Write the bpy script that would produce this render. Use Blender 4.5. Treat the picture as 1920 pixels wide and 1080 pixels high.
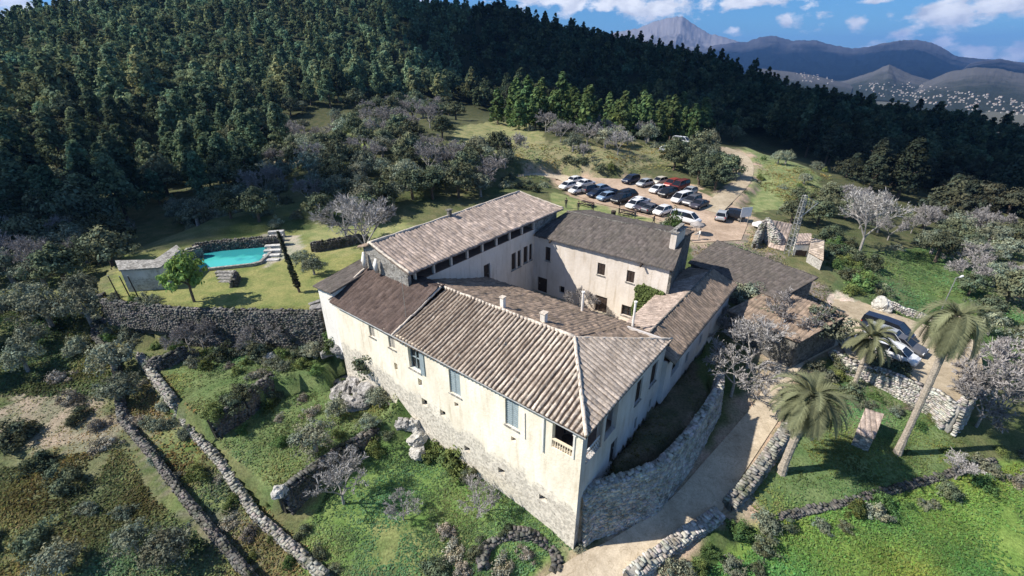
import bpy, bmesh, math, random
import numpy as np
from mathutils import Vector, Matrix, noise as mnoise
R=math.radians
random.seed(7); rng=np.random.default_rng(11)
for o in list(bpy.data.objects): bpy.data.objects.remove(o)
scn=bpy.context.scene; COL=scn.collection

# ------------------------------------------------------------------ camera, sky, sun, exposure
F=870.0; TH=math.atan(430/870.0); ct,st=math.cos(TH),math.sin(TH); HC=30.0
cam=bpy.data.cameras.new('camera'); co=bpy.data.objects.new('camera',cam); COL.objects.link(co)
co.location=(0,0,HC); co.rotation_euler=(math.pi/2-TH,0,0)
cam.sensor_width=36; cam.lens=36*F/1920.0; cam.clip_start=0.5; cam.clip_end=30000
scn.camera=co
SUN_EL=R(43.5); SH=Vector((-0.9946,-0.104))
SUNV=Vector((SH.x*math.cos(SUN_EL),SH.y*math.cos(SUN_EL),math.sin(SUN_EL)))
sl=bpy.data.lights.new('sun','SUN'); so=bpy.data.objects.new('sun',sl); COL.objects.link(so)
sl.energy=5.0; sl.angle=R(0.5); sl.color=(1,0.94,0.85)
so.rotation_euler=SUNV.to_track_quat('Z','Y').to_euler(); so.location=(-60,-10,80)
scn.view_settings.view_transform='Standard'; scn.view_settings.look='None'
scn.view_settings.gamma=1; scn.view_settings.exposure=0.55
try: scn.view_settings.use_curve_mapping=False
except Exception: pass

def ray(px,py):
    v=(py-540)/F
    return (px-960)/F, ct-v*st, -(st+v*ct)
def P(px,py,z):
    X,Y,Z=ray(px,py); t=(z-HC)/Z
    return (X*t,Y*t,z)
def PY(px,py,Y0):
    X,Y,Z=ray(px,py); t=Y0/Y
    return (X*t,Y0,HC+Z*t)
def pix(x,y,z):
    z=z-HC; d=y*ct-z*st; v=-(y*st+z*ct)/d
    return 960+F*x/d, 540+F*v

w=bpy.data.worlds.new('World'); scn.world=w; w.use_nodes=True
def world():
    nt=w.node_tree; nt.nodes.clear(); N=nt.nodes.new; L=nt.links.new
    out=N('ShaderNodeOutputWorld'); bg=N('ShaderNodeBackground'); sky=N('ShaderNodeTexSky')
    sky.sky_type='NISHITA'; sky.sun_disc=False; sky.sun_elevation=SUN_EL; sky.sun_rotation=math.atan2(SH.x,SH.y)
    sky.air_density=1.0; sky.dust_density=0.3; sky.ozone_density=3.5; sky.altitude=100
    tc=N('ShaderNodeTexCoord'); cur=None
    # clouds by direction: (px,py,half width, half height) read as angles
    for (cx,cy,rw,rh) in [(1060,-18,250,50),(1240,8,120,34),(1890,0,130,62),(1480,-30,120,30),(1380,56,26,20),(1474,40,30,18),(1606,45,28,26),(1700,64,34,18),(1765,80,22,14),(1832,98,32,22),(1400,4,60,12),(1640,2,40,8),(20,-4,60,24),(700,-260,400,120),(-300,-160,500,160),(2500,-100,500,170)]:
        d=Vector(ray(cx,cy)).normalized()
        k=F*Vector(ray(cx,cy)).length
        m=N('ShaderNodeVectorMath'); m.operation='SUBTRACT'; L(tc.outputs['Generated'],m.inputs[0]); m.inputs[1].default_value=d
        # local frame: rotate horizontal azimuth away
        r=N('ShaderNodeVectorRotate'); r.rotation_type='Z_AXIS'; r.inputs['Angle'].default_value=math.atan2(d.x,d.y)
        L(m.outputs[0],r.inputs['Vector'])
        s=N('ShaderNodeVectorMath'); s.operation='MULTIPLY'; L(r.outputs[0],s.inputs[0]); s.inputs[1].default_value=(920/rw,0.4,920/rh)
        l=N('ShaderNodeVectorMath'); l.operation='LENGTH'; L(s.outputs[0],l.inputs[0])
        o=N('ShaderNodeMath'); o.operation='SUBTRACT'; o.inputs[0].default_value=1; L(l.outputs['Value'],o.inputs[1])
        if cur is None: cur=o.outputs[0]
        else:
            mx=N('ShaderNodeMath'); mx.operation='MAXIMUM'; L(cur,mx.inputs[0]); L(o.outputs[0],mx.inputs[1]); cur=mx.outputs[0]
    n1=N('ShaderNodeTexNoise'); n1.inputs['Scale'].default_value=16; n1.inputs['Detail'].default_value=7; n1.inputs['Roughness'].default_value=.62
    mp=N('ShaderNodeMapping'); mp.inputs['Scale'].default_value=(1,1,1.9); L(tc.outputs['Generated'],mp.inputs['Vector']); L(mp.outputs[0],n1.inputs['Vector'])
    a=N('ShaderNodeMath'); a.operation='MULTIPLY_ADD'; L(n1.outputs['Fac'],a.inputs[0]); a.inputs[1].default_value=2.6; a.inputs[2].default_value=-1.45
    b=N('ShaderNodeMath'); b.operation='ADD'; L(a.outputs[0],b.inputs[0]); L(cur,b.inputs[1])
    rp=N('ShaderNodeValToRGB'); rp.color_ramp.elements[0].position=0.2; rp.color_ramp.elements[1].position=0.52
    rp.color_ramp.elements[0].color=(0,0,0,1); rp.color_ramp.elements[1].color=(.93,.93,.93,1); L(b.outputs[0],rp.inputs[0])
    n2=N('ShaderNodeTexNoise'); n2.inputs['Scale'].default_value=30; n2.inputs['Detail'].default_value=4; L(mp.outputs[0],n2.inputs['Vector'])
    cr=N('ShaderNodeValToRGB'); cr.color_ramp.elements[0].position=.3; cr.color_ramp.elements[1].position=.62
    cr.color_ramp.elements[0].color=(4.6,4.8,5.4,1); cr.color_ramp.elements[1].color=(8.2,8.2,8.3,1); L(n2.outputs['Fac'],cr.inputs[0])
    sz=N('ShaderNodeSeparateXYZ'); L(tc.outputs['Generated'],sz.inputs[0]); hr=N('ShaderNodeValToRGB'); L(sz.outputs['Z'],hr.inputs[0]); e=hr.color_ramp.elements
    e[0].position=0; e[0].color=(.3,.56,.84,1); e[1].position=.6; e[1].color=(.95,.95,.95,1); q=e.new(.14); q.color=(.3,.56,.84,1)
    hv=N('ShaderNodeMixRGB'); hv.blend_type='MULTIPLY'; hv.inputs[0].default_value=1; L(hr.outputs[0],hv.inputs[2]); L(sky.outputs[0],hv.inputs[1])
    mix=N('ShaderNodeMixRGB'); L(rp.outputs[0],mix.inputs[0]); L(hv.outputs[0],mix.inputs[1]); L(cr.outputs[0],mix.inputs[2])
    L(mix.outputs[0],bg.inputs[0]); bg.inputs[1].default_value=0.1; L(bg.outputs[0],out.inputs[0])
world()

# ------------------------------------------------------------------ helpers
def tag(o,label=None,cat=None,group=None,kind=None):
    if label: o['label']=label
    if cat: o['category']=cat
    if group: o['group']=group
    if kind: o['kind']=kind
    return o
def empty(name,loc,rz=0,label=None,cat=None,group=None):
    o=bpy.data.objects.new(name,None); COL.objects.link(o); o.location=loc; o.rotation_euler=(0,0,rz); o.empty_display_size=.3
    return tag(o,label,cat,group)
class MB:
    def __init__(s): s.v=[]; s.f=[]; s.c=[]
    def quad(s,a,b,c,d):
        n=len(s.v); s.v+=[tuple(a),tuple(b),tuple(c),tuple(d)]; s.f.append((n,n+1,n+2,n+3))
    def poly(s,pts):
        n=len(s.v); s.v+=[tuple(p) for p in pts]; s.f.append(tuple(range(n,n+len(pts))))
    def box(s,x0,x1,y0,y1,z0,z1,rz=0,c=None,ox=0,oy=0):
        n=len(s.v); 
        for z in (z0,z1):
            for x,y in ((x0,y0),(x1,y0),(x1,y1),(x0,y1)):
                if rz:
                    cx,cy=c if c else (0,0); dx,dy=x-cx,y-cy
                    x,y=cx+dx*math.cos(rz)-dy*math.sin(rz),cy+dx*math.sin(rz)+dy*math.cos(rz)
                s.v.append((x+ox,y+oy,z))
        s.f+=[(n+3,n+2,n+1,n),(n+4,n+5,n+6,n+7)]+[(n+i,n+(i+1)%4,n+4+(i+1)%4,n+4+i) for i in range(4)]
    def prism(s,pts,z0,z1):   # pts ccw 2D ; z0,z1 scalars or lists
        k=len(pts); n=len(s.v); Z0=z0 if hasattr(z0,'__len__') else [z0]*k; Z1=z1 if hasattr(z1,'__len__') else [z1]*k
        s.v+=[(p[0],p[1],Z0[i]) for i,p in enumerate(pts)]+[(p[0],p[1],Z1[i]) for i,p in enumerate(pts)]
        s.f+=[tuple(n+k-1-i for i in range(k)),tuple(n+k+i for i in range(k))]+[(n+i,n+(i+1)%k,n+k+(i+1)%k,n+k+i) for i in range(k)]
    def tube(s,pts,rad,seg=6,cap=True):
        pts=[Vector(p) for p in pts]; n0=len(s.v)
        for i,p in enumerate(pts):
            d=(pts[min(i+1,len(pts)-1)]-pts[max(i-1,0)]).normalized()
            a=d.orthogonal().normalized() if abs(d.z)<.99 else Vector((1,0,0)); 
            if abs(d.z)<.99: a=Vector((0,0,1)).cross(d).normalized()
            b=d.cross(a); r=rad[i] if hasattr(rad,'__len__') else rad
            for k in range(seg):
                t=2*math.pi*k/seg; s.v.append(tuple(p+a*r*math.cos(t)+b*r*math.sin(t)))
        for i in range(len(pts)-1):
            for k in range(seg):
                a0=n0+i*seg+k; b0=n0+i*seg+(k+1)%seg; s.f.append((a0,b0,b0+seg,a0+seg))
        if cap:
            s.f.append(tuple(n0+seg-1-k for k in range(seg))); s.f.append(tuple(n0+(len(pts)-1)*seg+k for k in range(seg)))
    def build(s,name,mat,parent=None,smooth=False,bevel=0):
        me=bpy.data.meshes.new(name); me.from_pydata(s.v,[],s.f); me.update()
        if smooth:
            for p in me.polygons: p.use_smooth=True
        me.materials.append(mat)
        o=bpy.data.objects.new(name,me); COL.objects.link(o)
        if parent: o.parent=parent
        if bevel:
            m=o.modifiers.new('b','BEVEL'); m.width=bevel; m.segments=2; m.limit_method='ANGLE'
        return o
def npmesh(name,V,Fq,mat,attrs=None,parent=None,smooth=False):
    me=bpy.data.meshes.new(name); V=np.asarray(V,dtype=np.float32); Fq=np.asarray(Fq,dtype=np.int32)
    k=Fq.shape[1]
    me.vertices.add(len(V)); me.vertices.foreach_set('co',V.ravel())
    me.loops.add(Fq.size); me.loops.foreach_set('vertex_index',Fq.ravel())
    me.polygons.add(len(Fq)); me.polygons.foreach_set('loop_start',np.arange(0,Fq.size,k,dtype=np.int32)); 
    try: me.polygons.foreach_set('loop_total',np.full(len(Fq),k,dtype=np.int32))
    except Exception: pass
    if smooth: me.polygons.foreach_set('use_smooth',np.ones(len(Fq),dtype=bool))
    for an,(dom,typ,dat) in (attrs or {}).items():
        at=me.attributes.new(an,typ,dom); dat=np.asarray(dat,dtype=np.float32)
        if typ=='FLOAT_COLOR':
            if dat.shape[1]==3: dat=np.hstack([dat,np.ones((len(dat),1),np.float32)])
            at.data.foreach_set('color',dat.ravel())
        else: at.data.foreach_set('value',dat.ravel())
    me.update(calc_edges=True); me.validate()
    me.materials.append(mat)
    o=bpy.data.objects.new(name,me); COL.objects.link(o)
    if parent: o.parent=parent
    return o

# ------------------------------------------------------------------ materials
def newmat(name):
    m=bpy.data.materials.new(name); m.use_nodes=True; nt=m.node_tree
    return m,nt,nt.nodes,nt.links,nt.nodes['Principled BSDF']
def rgb(c): return (c[0],c[1],c[2],1)
def simple(name,c,rough=.7,metal=0,var=.25,scale=3,bump=0,spec=.3):
    m,nt,N,L,b=newmat(name); b.inputs['Roughness'].default_value=rough; b.inputs['Metallic'].default_value=metal
    b.inputs['Specular IOR Level'].default_value=spec
    tc=N.new('ShaderNodeTexCoord'); n=N.new('ShaderNodeTexNoise'); n.inputs['Scale'].default_value=scale; n.inputs['Detail'].default_value=6; L.new(tc.outputs['Object'],n.inputs['Vector'])
    r=N.new('ShaderNodeValToRGB'); r.color_ramp.elements[0].position=.3; r.color_ramp.elements[1].position=.7
    r.color_ramp.elements[0].color=rgb([x*(1-var) for x in c]); r.color_ramp.elements[1].color=rgb([min(1,x*(1+var)) for x in c]); L.new(n.outputs['Fac'],r.inputs[0]); L.new(r.outputs[0],b.inputs['Base Color'])
    if bump:
        bp=N.new('ShaderNodeBump'); bp.inputs['Distance'].default_value=bump; L.new(n.outputs['Fac'],bp.inputs['Height']); L.new(bp.outputs[0],b.inputs['Normal'])
    return m
def leafmat(name,c,rv=.35,trans=.25,hue=.03):
    m,nt,N,L,b=newmat(name); nt.nodes.remove(b)
    out=[n for n in N if n.type=='OUTPUT_MATERIAL'][0]
    at=N.new('ShaderNodeAttribute'); at.attribute_name='tint'
    oi=N.new('ShaderNodeObjectInfo')
    mr=N.new('ShaderNodeMapRange'); mr.inputs['To Min'].default_value=1-rv; mr.inputs['To Max'].default_value=1+rv; L.new(oi.outputs['Random'],mr.inputs[0])
    hs=N.new('ShaderNodeHueSaturation'); hs.inputs['Color'].default_value=rgb(c)
    mh=N.new('ShaderNodeMapRange'); mh.inputs['To Min'].default_value=.5-hue; mh.inputs['To Max'].default_value=.5+hue
    fr=N.new('ShaderNodeMath'); fr.operation='FRACT'; ml=N.new('ShaderNodeMath'); ml.operation='MULTIPLY'; ml.inputs[1].default_value=7.31; L.new(oi.outputs['Random'],ml.inputs[0]); L.new(ml.outputs[0],fr.inputs[0]); L.new(fr.outputs[0],mh.inputs[0])
    L.new(mh.outputs[0],hs.inputs['Hue']); L.new(mr.outputs[0],hs.inputs['Value'])
    mx=N.new('ShaderNodeMixRGB'); mx.blend_type='MULTIPLY'; mx.inputs[0].default_value=1; L.new(hs.outputs[0],mx.inputs[1]); L.new(at.outputs['Color'],mx.inputs[2])
    d=N.new('ShaderNodeBsdfDiffuse'); t=N.new('ShaderNodeBsdfTranslucent'); s=N.new('ShaderNodeMixShader'); s.inputs[0].default_value=trans
    L.new(mx.outputs[0],d.inputs[0]); L.new(mx.outputs[0],t.inputs[0]); L.new(d.outputs[0],s.inputs[1]); L.new(t.outputs[0],s.inputs[2]); L.new(s.outputs[0],out.inputs['Surface'])
    return m
def attrmat(name,attr='col',n1=6,n2=.7,amt=.45,bump=.08,dark=(.6,.62,.55)):
    """ground: painted albedo attribute x two noise scales"""
    m,nt,N,L,b=newmat(name); b.inputs['Roughness'].default_value=.95; b.inputs['Specular IOR Level'].default_value=.1
    at=N.new('ShaderNodeAttribute'); at.attribute_name=attr
    tc=N.new('ShaderNodeTexCoord')
    na=N.new('ShaderNodeTexNoise'); na.inputs['Scale'].default_value=n1; na.inputs['Detail'].default_value=8; na.inputs['Roughness'].default_value=.7; L.new(tc.outputs['Object'],na.inputs['Vector'])
    nb=N.new('ShaderNodeTexNoise'); nb.inputs['Scale'].default_value=n2; nb.inputs['Detail'].default_value=5; L.new(tc.outputs['Object'],nb.inputs['Vector'])
    ra=N.new('ShaderNodeValToRGB'); ra.color_ramp.elements[0].position=.32; ra.color_ramp.elements[1].position=.68; ra.color_ramp.elements[0].color=rgb([1-amt]*3); ra.color_ramp.elements[1].color=rgb([1+amt]*3); L.new(na.outputs['Fac'],ra.inputs[0])
    rb=N.new('ShaderNodeValToRGB'); rb.color_ramp.elements[0].position=.35; rb.color_ramp.elements[1].position=.65; rb.color_ramp.elements[0].color=rgb((1.22,1.12,1.1)); rb.color_ramp.elements[1].color=rgb((.72,.82,.7)); L.new(nb.outputs['Fac'],rb.inputs[0])
    m1=N.new('ShaderNodeMixRGB'); m1.blend_type='MULTIPLY'; m1.inputs[0].default_value=1; L.new(at.outputs['Color'],m1.inputs[1]); L.new(ra.outputs[0],m1.inputs[2])
    m2=N.new('ShaderNodeMixRGB'); m2.blend_type='MULTIPLY'; m2.inputs[0].default_value=1; L.new(m1.outputs[0],m2.inputs[1]); L.new(rb.outputs[0],m2.inputs[2])
    L.new(m2.outputs[0],b.inputs['Base Color'])
    bp=N.new('ShaderNodeBump'); bp.inputs['Distance'].default_value=bump; bp.inputs['Strength'].default_value=.9; L.new(na.outputs['Fac'],bp.inputs['Height']); L.new(bp.outputs[0],b.inputs['Normal'])
    return m
def stonemat(name,c1,c2,scale=2.2,mortar=.5,bump=.08):
    m,nt,N,L,b=newmat(name); b.inputs['Roughness'].default_value=.95; b.inputs['Specular IOR Level'].default_value=.15
    tc=N.new('ShaderNodeTexCoord'); mp=N.new('ShaderNodeMapping'); mp.inputs['Scale'].default_value=(1,1,1.5); L.new(tc.outputs['Object'],mp.inputs[0])
    v=N.new('ShaderNodeTexVoronoi'); v.inputs['Scale'].default_value=scale; L.new(mp.outputs[0],v.inputs['Vector'])
    v2=N.new('ShaderNodeTexVoronoi'); v2.feature='DISTANCE_TO_EDGE'; v2.inputs['Scale'].default_value=scale; L.new(mp.outputs[0],v2.inputs['Vector'])
    n=N.new('ShaderNodeTexNoise'); n.inputs['Scale'].default_value=1.1; n.inputs['Detail'].default_value=7; n.inputs['Roughness'].default_value=.7; L.new(tc.outputs['Object'],n.inputs['Vector'])
    sx=N.new('ShaderNodeSeparateColor'); L.new(v.outputs['Color'],sx.inputs[0])
    a=N.new('ShaderNodeMath'); a.operation='MULTIPLY_ADD'; a.inputs[1].default_value=.5; L.new(sx.outputs[0],a.inputs[0]); L.new(n.outputs['Fac'],a.inputs[2])
    r=N.new('ShaderNodeValToRGB'); r.color_ramp.elements[0].position=.4; r.color_ramp.elements[1].position=1.0; r.color_ramp.elements[0].color=rgb(c1); r.color_ramp.elements[1].color=rgb(c2); L.new(a.outputs[0],r.inputs[0])
    r2=N.new('ShaderNodeValToRGB'); r2.color_ramp.elements[0].position=0; r2.color_ramp.elements[1].position=.06; r2.color_ramp.elements[0].color=rgb([mortar]*3); r2.color_ramp.elements[1].color=(1,1,1,1); L.new(v2.outputs['Distance'],r2.inputs[0])
    mx=N.new('ShaderNodeMixRGB'); mx.blend_type='MULTIPLY'; mx.inputs[0].default_value=1; L.new(r.outputs[0],mx.inputs[1]); L.new(r2.outputs[0],mx.inputs[2]); L.new(mx.outputs[0],b.inputs['Base Color'])
    bp=N.new('ShaderNodeBump'); bp.inputs['Distance'].default_value=bump; L.new(r2.outputs[0],bp.inputs['Height']); L.new(bp.outputs[0],b.inputs['Normal'])
    return m
def plastermat(name,c,stone=(.34,.31,.28),zline=None,slope=0,dirt=.35):
    """lime plaster with stains; below zline (object space, tilted by slope along y) it has fallen off the rubble"""
    m,nt,N,L,b=newmat(name); b.inputs['Roughness'].default_value=.9; b.inputs['Specular IOR Level'].default_value=.15
    tc=N.new('ShaderNodeTexCoord')
    def noise(s,d=6,rg=.6,sc=(1,1,1)):
        mp=N.new('ShaderNodeMapping'); mp.inputs['Scale'].default_value=sc; L.new(tc.outputs['Object'],mp.inputs[0])
        n=N.new('ShaderNodeTexNoise'); n.inputs['Scale'].default_value=s; n.inputs['Detail'].default_value=d; n.inputs['Roughness'].default_value=rg; L.new(mp.outputs[0],n.inputs['Vector']); return n.outputs['Fac']
    r=N.new('ShaderNodeValToRGB'); r.color_ramp.elements[0].position=.25; r.color_ramp.elements[1].position=.6
    r.color_ramp.elements[0].color=rgb([c[0]*(1-dirt),c[1]*(1-dirt*1.15),c[2]*(1-dirt*1.35)]); r.color_ramp.elements[1].color=rgb(c); L.new(noise(.5,9,.68,(1,1,.45)),r.inputs[0])
    col=r.outputs[0]
    # streaks
    r3=N.new('ShaderNodeValToRGB'); r3.color_ramp.elements[0].position=.3; r3.color_ramp.elements[1].position=.46; r3.color_ramp.elements[0].color=(.8,.77,.72,1); r3.color_ramp.elements[1].color=(1,1,1,1); L.new(noise(2.2,4,.6,(1,1,.12)),r3.inputs[0])
    mm=N.new('ShaderNodeMixRGB'); mm.blend_type='MULTIPLY'; mm.inputs[0].default_value=1; L.new(col,mm.inputs[1]); L.new(r3.outputs[0],mm.inputs[2]); col=mm.outputs[0]
    if zline is not None:
        sp=N.new('ShaderNodeSeparateXYZ'); L.new(tc.outputs['Object'],sp.inputs[0])
        a=N.new('ShaderNodeMath'); a.operation='MULTIPLY_ADD'; a.inputs[1].default_value=-slope; L.new(sp.outputs['Y'],a.inputs[0]); L.new(sp.outputs['Z'],a.inputs[2])
        s=N.new('ShaderNodeMath'); s.operation='MULTIPLY_ADD'; s.inputs[1].default_value=5.0; L.new(noise(.6,9,.7),s.inputs[0]); L.new(a.outputs[0],s.inputs[2])
        r2=N.new('ShaderNodeMapRange'); r2.inputs['From Min'].default_value=zline+2.3; r2.inputs['From Max'].default_value=zline+2.9; r2.inputs['To Min'].default_value=1; r2.inputs['To Max'].default_value=0; L.new(s.outputs[0],r2.inputs[0])
        v=N.new('ShaderNodeTexVoronoi'); v.inputs['Scale'].default_value=5.5; L.new(tc.outputs['Object'],v.inputs['Vector'])
        sc=N.new('ShaderNodeSeparateColor'); L.new(v.outputs['Color'],sc.inputs[0])
        rr=N.new('ShaderNodeValToRGB'); rr.color_ramp.elements[0].position=.1; rr.color_ramp.elements[1].position=.8; rr.color_ramp.elements[0].color=rgb([x*.82 for x in stone]); rr.color_ramp.elements[1].color=rgb([x*1.2 for x in stone]); L.new(sc.outputs[0],rr.inputs[0])
        # pits
        rp=N.new('ShaderNodeValToRGB'); rp.color_ramp.elements[0].position=.36; rp.color_ramp.elements[1].position=.43; rp.color_ramp.elements[0].color=(.45,.42,.4,1); rp.color_ramp.elements[1].color=(1,1,1,1); L.new(noise(5,4,.7),rp.inputs[0])
        mp2=N.new('ShaderNodeMixRGB'); mp2.blend_type='MULTIPLY'; mp2.inputs[0].default_value=1; L.new(rr.outputs[0],mp2.inputs[1]); L.new(rp.outputs[0],mp2.inputs[2])
        mx=N.new('ShaderNodeMixRGB'); L.new(r2.outputs[0],mx.inputs[0]); L.new(col,mx.inputs[1]); L.new(mp2.outputs[0],mx.inputs[2]); col=mx.outputs[0]
    L.new(col,b.inputs['Base Color'])
    bp=N.new('ShaderNodeBump'); bp.inputs['Distance'].default_value=.03; L.new(noise(4,5),bp.inputs['Height']); L.new(bp.outputs[0],b.inputs['Normal'])
    return m
def roofmat(name,tile,dark,moss,mossamt=.5,chan=.25,mscale=.6,grad=None):
    m,nt,N,L,b=newmat(name); b.inputs['Roughness'].default_value=.95; b.inputs['Specular IOR Level'].default_value=.1
    at=N.new('ShaderNodeAttribute'); at.attribute_name='prof'; se=N.new('ShaderNodeSeparateColor'); L.new(at.outputs['Color'],se.inputs[0])
    tc=N.new('ShaderNodeTexCoord')
    r=N.new('ShaderNodeValToRGB'); r.color_ramp.elements[0].color=rgb([x*.62 for x in tile]); r.color_ramp.elements[1].color=rgb([min(.9,x*1.35) for x in tile]); L.new(se.outputs[1],r.inputs[0])
    pr=N.new('ShaderNodeMapRange'); pr.inputs['From Min'].default_value=chan; pr.inputs['From Max'].default_value=chan+.3; L.new(se.outputs[0],pr.inputs[0])
    mx=N.new('ShaderNodeMixRGB'); mx.inputs[1].default_value=rgb(dark); L.new(pr.outputs[0],mx.inputs[0]); L.new(r.outputs[0],mx.inputs[2])
    n=N.new('ShaderNodeTexNoise'); n.inputs['Scale'].default_value=mscale; n.inputs['Detail'].default_value=9; n.inputs['Roughness'].default_value=.72; L.new(tc.outputs['Object'],n.inputs['Vector'])
    nr=N.new('ShaderNodeValToRGB'); nr.color_ramp.elements[0].position=.5-.25*mossamt; nr.color_ramp.elements[1].position=.62; nr.color_ramp.elements[0].color=(mossamt,)*3+(1,); nr.color_ramp.elements[1].color=(0,0,0,1)
    if grad:
        sp=N.new('ShaderNodeSeparateXYZ'); L.new(tc.outputs['Object'],sp.inputs[0]); g=N.new('ShaderNodeMapRange'); g.inputs['From Min'].default_value=grad[0]; g.inputs['From Max'].default_value=grad[1]; g.inputs['To Max'].default_value=-.26; L.new(sp.outputs['Y'],g.inputs[0]); sb=N.new('ShaderNodeMath'); sb.operation='ADD'; L.new(n.outputs['Fac'],sb.inputs[0]); L.new(g.outputs[0],sb.inputs[1]); L.new(sb.outputs[0],nr.inputs[0])
    else: L.new(n.outputs['Fac'],nr.inputs[0])
    m2=N.new('ShaderNodeMixRGB'); L.new(nr.outputs[0],m2.inputs[0]); L.new(mx.outputs[0],m2.inputs[1]); m2.inputs[2].default_value=rgb(moss)
    n3=N.new('ShaderNodeTexNoise'); n3.inputs['Scale'].default_value=9; n3.inputs['Detail'].default_value=5; n3.inputs['Roughness'].default_value=.8; L.new(tc.outputs['Object'],n3.inputs['Vector'])
    r3=N.new('ShaderNodeValToRGB'); r3.color_ramp.elements[0].position=.35; r3.color_ramp.elements[1].position=.65; r3.color_ramp.elements[0].color=(.55,.52,.52,1); r3.color_ramp.elements[1].color=(1.35,1.33,1.3,1); L.new(n3.outputs['Fac'],r3.inputs[0])
    m3=N.new('ShaderNodeMixRGB'); m3.blend_type='MULTIPLY'; m3.inputs[0].default_value=.8; L.new(m2.outputs[0],m3.inputs[1]); L.new(r3.outputs[0],m3.inputs[2])
    n4=N.new('ShaderNodeTexNoise'); n4.inputs['Scale'].default_value=2.6; n4.inputs['Detail'].default_value=9; n4.inputs['Roughness'].default_value=.8; L.new(tc.outputs['Object'],n4.inputs['Vector'])
    r4=N.new('ShaderNodeValToRGB'); r4.color_ramp.elements[0].position=.56; r4.color_ramp.elements[1].position=.64; r4.color_ramp.elements[0].color=(0,0,0,1); r4.color_ramp.elements[1].color=(.55,.55,.55,1); L.new(n4.outputs['Fac'],r4.inputs[0])
    m4=N.new('ShaderNodeMixRGB'); L.new(r4.outputs[0],m4.inputs[0]); L.new(m3.outputs[0],m4.inputs[1]); m4.inputs[2].default_value=rgb([min(.6,x*.9+.06) for x in tile])
    r5=N.new('ShaderNodeValToRGB'); r5.color_ramp.elements[0].position=.34; r5.color_ramp.elements[1].position=.42; r5.color_ramp.elements[0].color=(.55,.53,.5,1); r5.color_ramp.elements[1].color=(1,1,1,1); L.new(n4.outputs['Fac'],r5.inputs[0])
    m5=N.new('ShaderNodeMixRGB'); m5.blend_type='MULTIPLY'; m5.inputs[0].default_value=1; L.new(m4.outputs[0],m5.inputs[1]); L.new(r5.outputs[0],m5.inputs[2])
    L.new(m5.outputs[0],b.inputs['Base Color']); return m
def glassmat(name,c=(.02,.025,.03)):
    m,nt,N,L,b=newmat(name); b.inputs['Base Color'].default_value=rgb(c); b.inputs['Roughness'].default_value=.12; return m

def attrless(name,c):
    m,nt,N,L,b=newmat(name); b.inputs['Roughness'].default_value=.97; b.inputs['Specular IOR Level'].default_value=.1
    tc=N.new('ShaderNodeTexCoord'); cur=None
    for sc,lo,hi,am in ((.18,.35,.65,.22),(1.3,.3,.7,.18),(9,.3,.7,.16)):
        n=N.new('ShaderNodeTexNoise'); n.inputs['Scale'].default_value=sc; n.inputs['Detail'].default_value=8; n.inputs['Roughness'].default_value=.7; L.new(tc.outputs['Object'],n.inputs['Vector'])
        r=N.new('ShaderNodeValToRGB'); r.color_ramp.elements[0].position=lo; r.color_ramp.elements[1].position=hi; r.color_ramp.elements[0].color=(1-am,1-am*1.1,1-am*1.25,1); r.color_ramp.elements[1].color=(1+am,1+am,1+am,1); L.new(n.outputs['Fac'],r.inputs[0])
        mx=N.new('ShaderNodeMixRGB'); mx.blend_type='MULTIPLY'; mx.inputs[0].default_value=1; mx.inputs[2].default_value=rgb(c)
        if cur is not None: L.new(cur,mx.inputs[2])
        L.new(r.outputs[0],mx.inputs[1]); cur=mx.outputs[0]
    v=N.new('ShaderNodeTexNoise'); v.inputs['Scale'].default_value=.9; v.inputs['Detail'].default_value=10; v.inputs['Distortion'].default_value=1.5; L.new(tc.outputs['Object'],v.inputs['Vector'])
    r=N.new('ShaderNodeValToRGB'); e=r.color_ramp.elements; e[0].position=.485; e[0].color=(1,1,1,1); e[1].position=.515; e[1].color=(1,1,1,1); q=e.new(.5); q.color=(.72,.7,.66,1); L.new(v.outputs['Fac'],r.inputs[0])
    mx=N.new('ShaderNodeMixRGB'); mx.blend_type='MULTIPLY'; mx.inputs[0].default_value=1; L.new(cur,mx.inputs[1]); L.new(r.outputs[0],mx.inputs[2]); L.new(mx.outputs[0],b.inputs['Base Color'])
    bp=N.new('ShaderNodeBump'); bp.inputs['Distance'].default_value=.03; L.new(v.outputs['Fac'],bp.inputs['Height']); L.new(bp.outputs[0],b.inputs['Normal']); return m
M={}
M['leaf_pine']=leafmat('pine_needles',(.13,.175,.1),.4,.35,.03)
M['leaf_pinelit']=leafmat('young_pine_needles',(.115,.165,.065),.3,.3,.02)
M['leaf_oak']=leafmat('holm_oak_leaves',(.12,.14,.085),.35,.15,.03)
M['leaf_shadepine']=leafmat('shaded_pine_needles',(.055,.068,.045),.35,.15,.03); M['leaf_shadeoak']=leafmat('shaded_oak_leaves',(.07,.075,.05),.35,.15,.03)  # pine and oak leaves darkened: painted shade for the right hillside
M['leaf_olive']=leafmat('olive_leaves',(.21,.235,.17),.35,.15,.03)
M['leaf_bush']=leafmat('shrub_leaves',(.12,.17,.06),.4,.2,.04)
M['leaf_bright']=leafmat('bright_leaves',(.2,.29,.085),.2,.35,.01)
M['leaf_dry']=leafmat('dry_twigs',(.26,.24,.19),.3,.1,.03)
M['leaf_grey']=leafmat('grey_twig_mass',(.33,.31,.3),.2,.1,.02)
M['twig']=leafmat('grey_twigs',(.42,.4,.385),.2,.0,.02)
M['grass_tuft']=leafmat('grass_tufts',(.155,.18,.098),0,.3,0)
M['bark']=simple('bark',(.13,.1,.075),.95,0,.35,6,.03)
M['barkgrey']=simple('grey_bark',(.3,.28,.26),.95,0,.35,8,.03)
M['palmbark']=simple('palm_bark',(.36,.31,.25),.95,0,.35,9,.06)
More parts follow.
